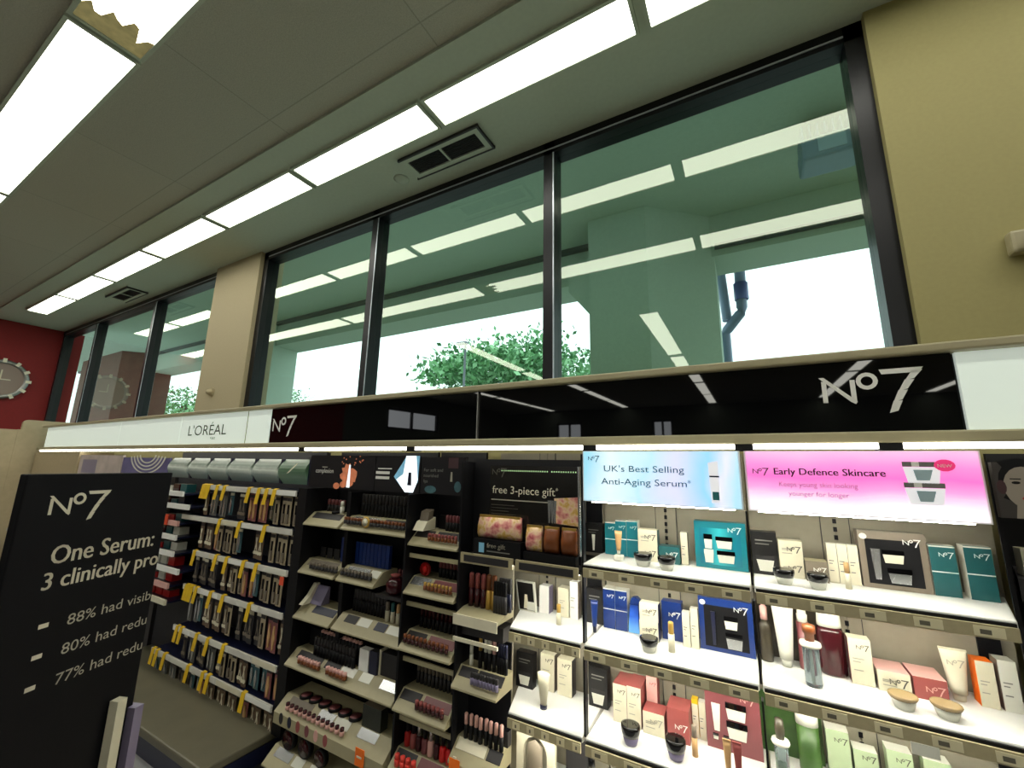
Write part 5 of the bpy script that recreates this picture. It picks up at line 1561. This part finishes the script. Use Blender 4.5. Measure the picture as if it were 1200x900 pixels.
# ------------------------------------------------------------------ standing black board close to the viewer
bd = thing('floor_sign', 'tall black standing sign board with white serum claims, close to the viewer', 'sign', (-1.465, 0.317, 0), math.atan2(0.928, -0.373))
M_BOARD = mat('board_black', (10, 10, 15), 0.6, noise=.05, spec=0.15)
MB().box(0, 0.368, 0, 0.022, 0.55, 1.662, M_BOARD).build('board', bd, bevel=0.003)
y = -0.0008
p = MB()
p.logo((0.052, y, 1.565), 0.140, M_POSTW)
p.build('logo', bd)
p = MB()
p.text('One Serum:', (0.082, y, 1.447), 0.062, M_POSTW, fit=0.258, bold=True)
p.build('lettering', bd)
p = MB()
p.text('3 clinically pro', (0.076, y, 1.390), 0.056, M_POSTW, fit=0.288, bold=True)
p.build('lettering', bd)
for z, t, L in ((1.292, '88% had visib', .215), (1.225, '80% had redu', .215), (1.158, '77% had redu', .215)):
    p = MB()
    p.text(t, (0.148, y, z), 0.036, M_PALE, fit=L)
    p.build('lettering', bd)
    MB().box(0.088, 0.108, y, -0.0002, z + .010, z + .020, M_POSTW).build('bullet', bd)
MB().box(0.293, 0.318, -0.030, -0.004, 0.02, 1.055, M_CREAM).build('post', bd)
MB().box(0.352, 0.378, -0.024, 0.030, 0.02, 1.01, M_LILAC).build('edge_post', bd)
MB().box(0.02, 0.40, -0.16, 0.18, 0.0, 0.02, M_DARK).build('base_plate', bd)

# ------------------------------------------------------------------ black display past the pink bay
rb = thing('black_display', 'black make-up display with a portrait poster past the pink bay', 'display', (0, 0, 0))
b = MB()
b.prism_z([(0.606, D + .04), (0.616, D + .04), (0.705, 2.06), (0.695, 2.06)], 0.15, 1.745, M_BLACKM)
b.build('side_panel', rb)
MB().box(0.700, 1.30, 2.0605, 2.075, 0.15, 1.775, M_BLACKM).build('back_panel', rb)
MB().box(0.60, 1.30, 1.55, 2.06, 0.0, 0.149, M_BLACKM).build('base', rb)
for z in (1.42, 1.16, 0.92):
    MB().prism_z([(0.628, 1.80), (1.30, 1.80), (1.30, 2.03), (0.702, 2.03)], z - .06, z, M_DARK).build('tier', rb)
ps = thing('portrait_poster_sign', 'grey portrait poster of a woman with red lips above the black display', 'poster', (0.608, 1.765, 1.585))
MB().box(0, 0.64, 0, 0.02, 0, 0.155, mat('poster_grey', (58, 54, 52), .4)).build('panel', ps)
q = MB()

q.disc((0.070, -.0004, 0.105), .062, .062, M_BLACKM, 20)
q.disc((0.080, -.0007, 0.085), .042, .058, M_SKIN, 20)
q.add([(0.03, -.0006, 0.0), (0.14, -.0006, 0.0), (0.11, -.0006, 0.05), (0.06, -.0006, 0.05)], [(0, 1, 2, 3)], M_SKIN)
for x in (0.064, 0.098):
    q.disc((x, -.0010, 0.098), .009, .004, M_BLACKM, 10)
    q.box(x - .011, x + .011, -.0010, -.0009, 0.107, 0.110, M_BLACKM)
q.add([(0.080, -.0010, 0.092), (0.087, -.0010, 0.070), (0.076, -.0010, 0.070)], [(0, 1, 2)], M_GREYP)
q.disc((0.083, -.0010, 0.055), .013, .006, M_REDP, 12)
q.add([(0.095, -.0013, 0.045), (0.15, -.0013, 0.05), (0.15, -.0013, 0.0), (0.10, -.0013, 0.0)], [(0, 1, 2, 3)], mat('print_coral', (170, 70, 60), .5))
q.disc((0.012, -.0010, 0.085), .010, .02, mat('print_plum_dim'), 10)
q.v = [(x - 0.022 if x > 0.03 else x, y, z) for x, y, z in q.v]
q.build('print', ps)
tag(MB().box(-.02, .02, 0, .04, 0, .075, M_CREAM).build('carton', loc=(0.678, 1.84, 1.421)), 'small cream carton in the black display under the portrait', 'carton')
jr = jar('bronze topped cream jar in the black display', 0.690, 1.85, 1.161, 0.036, M_BROWN, M_SKIN, hb=.05, hl=.03)
c2 = carton('skin-toned carton beside the bronze topped jar', 0.740, 0.81, 1.86, 1.161, 0.12, M_PINK, M_BROWN, M_PINK)
carton('red and skin-toned carton low in the black display', 0.68, 0.75, 1.85, 0.921, 0.12, M_PINK, M_REDP, M_REDP, line=[(.7, .03, M_REDP)])

# ------------------------------------------------------------------ shelving behind the viewer (seen mirrored in the black header)
def run(y, label):
    o = thing('gondola_run', label, 'shelving', (-2, y, 0))
    MB().box(-7, 6.5, -.03, .03, 0, 1.75, M_TAUPE).build('spine', o)
    MB().box(-7, 6.5, -.45, .45, 0, .15, M_BEIGE).build('base', o)
    for z in (.5, .85, 1.2, 1.5):
        MB().box(-7, 6.5, -.4, .4, z - .02, z, M_TAUPE).build('shelf', o)
run(-2.6, 'nearest shelving run behind the viewer, mirrored in the black header')
run(-5.4, 'middle shelving run behind the viewer, mirrored in the black header')
run(-8.4, 'farthest shelving run behind the viewer, mirrored in the black header')
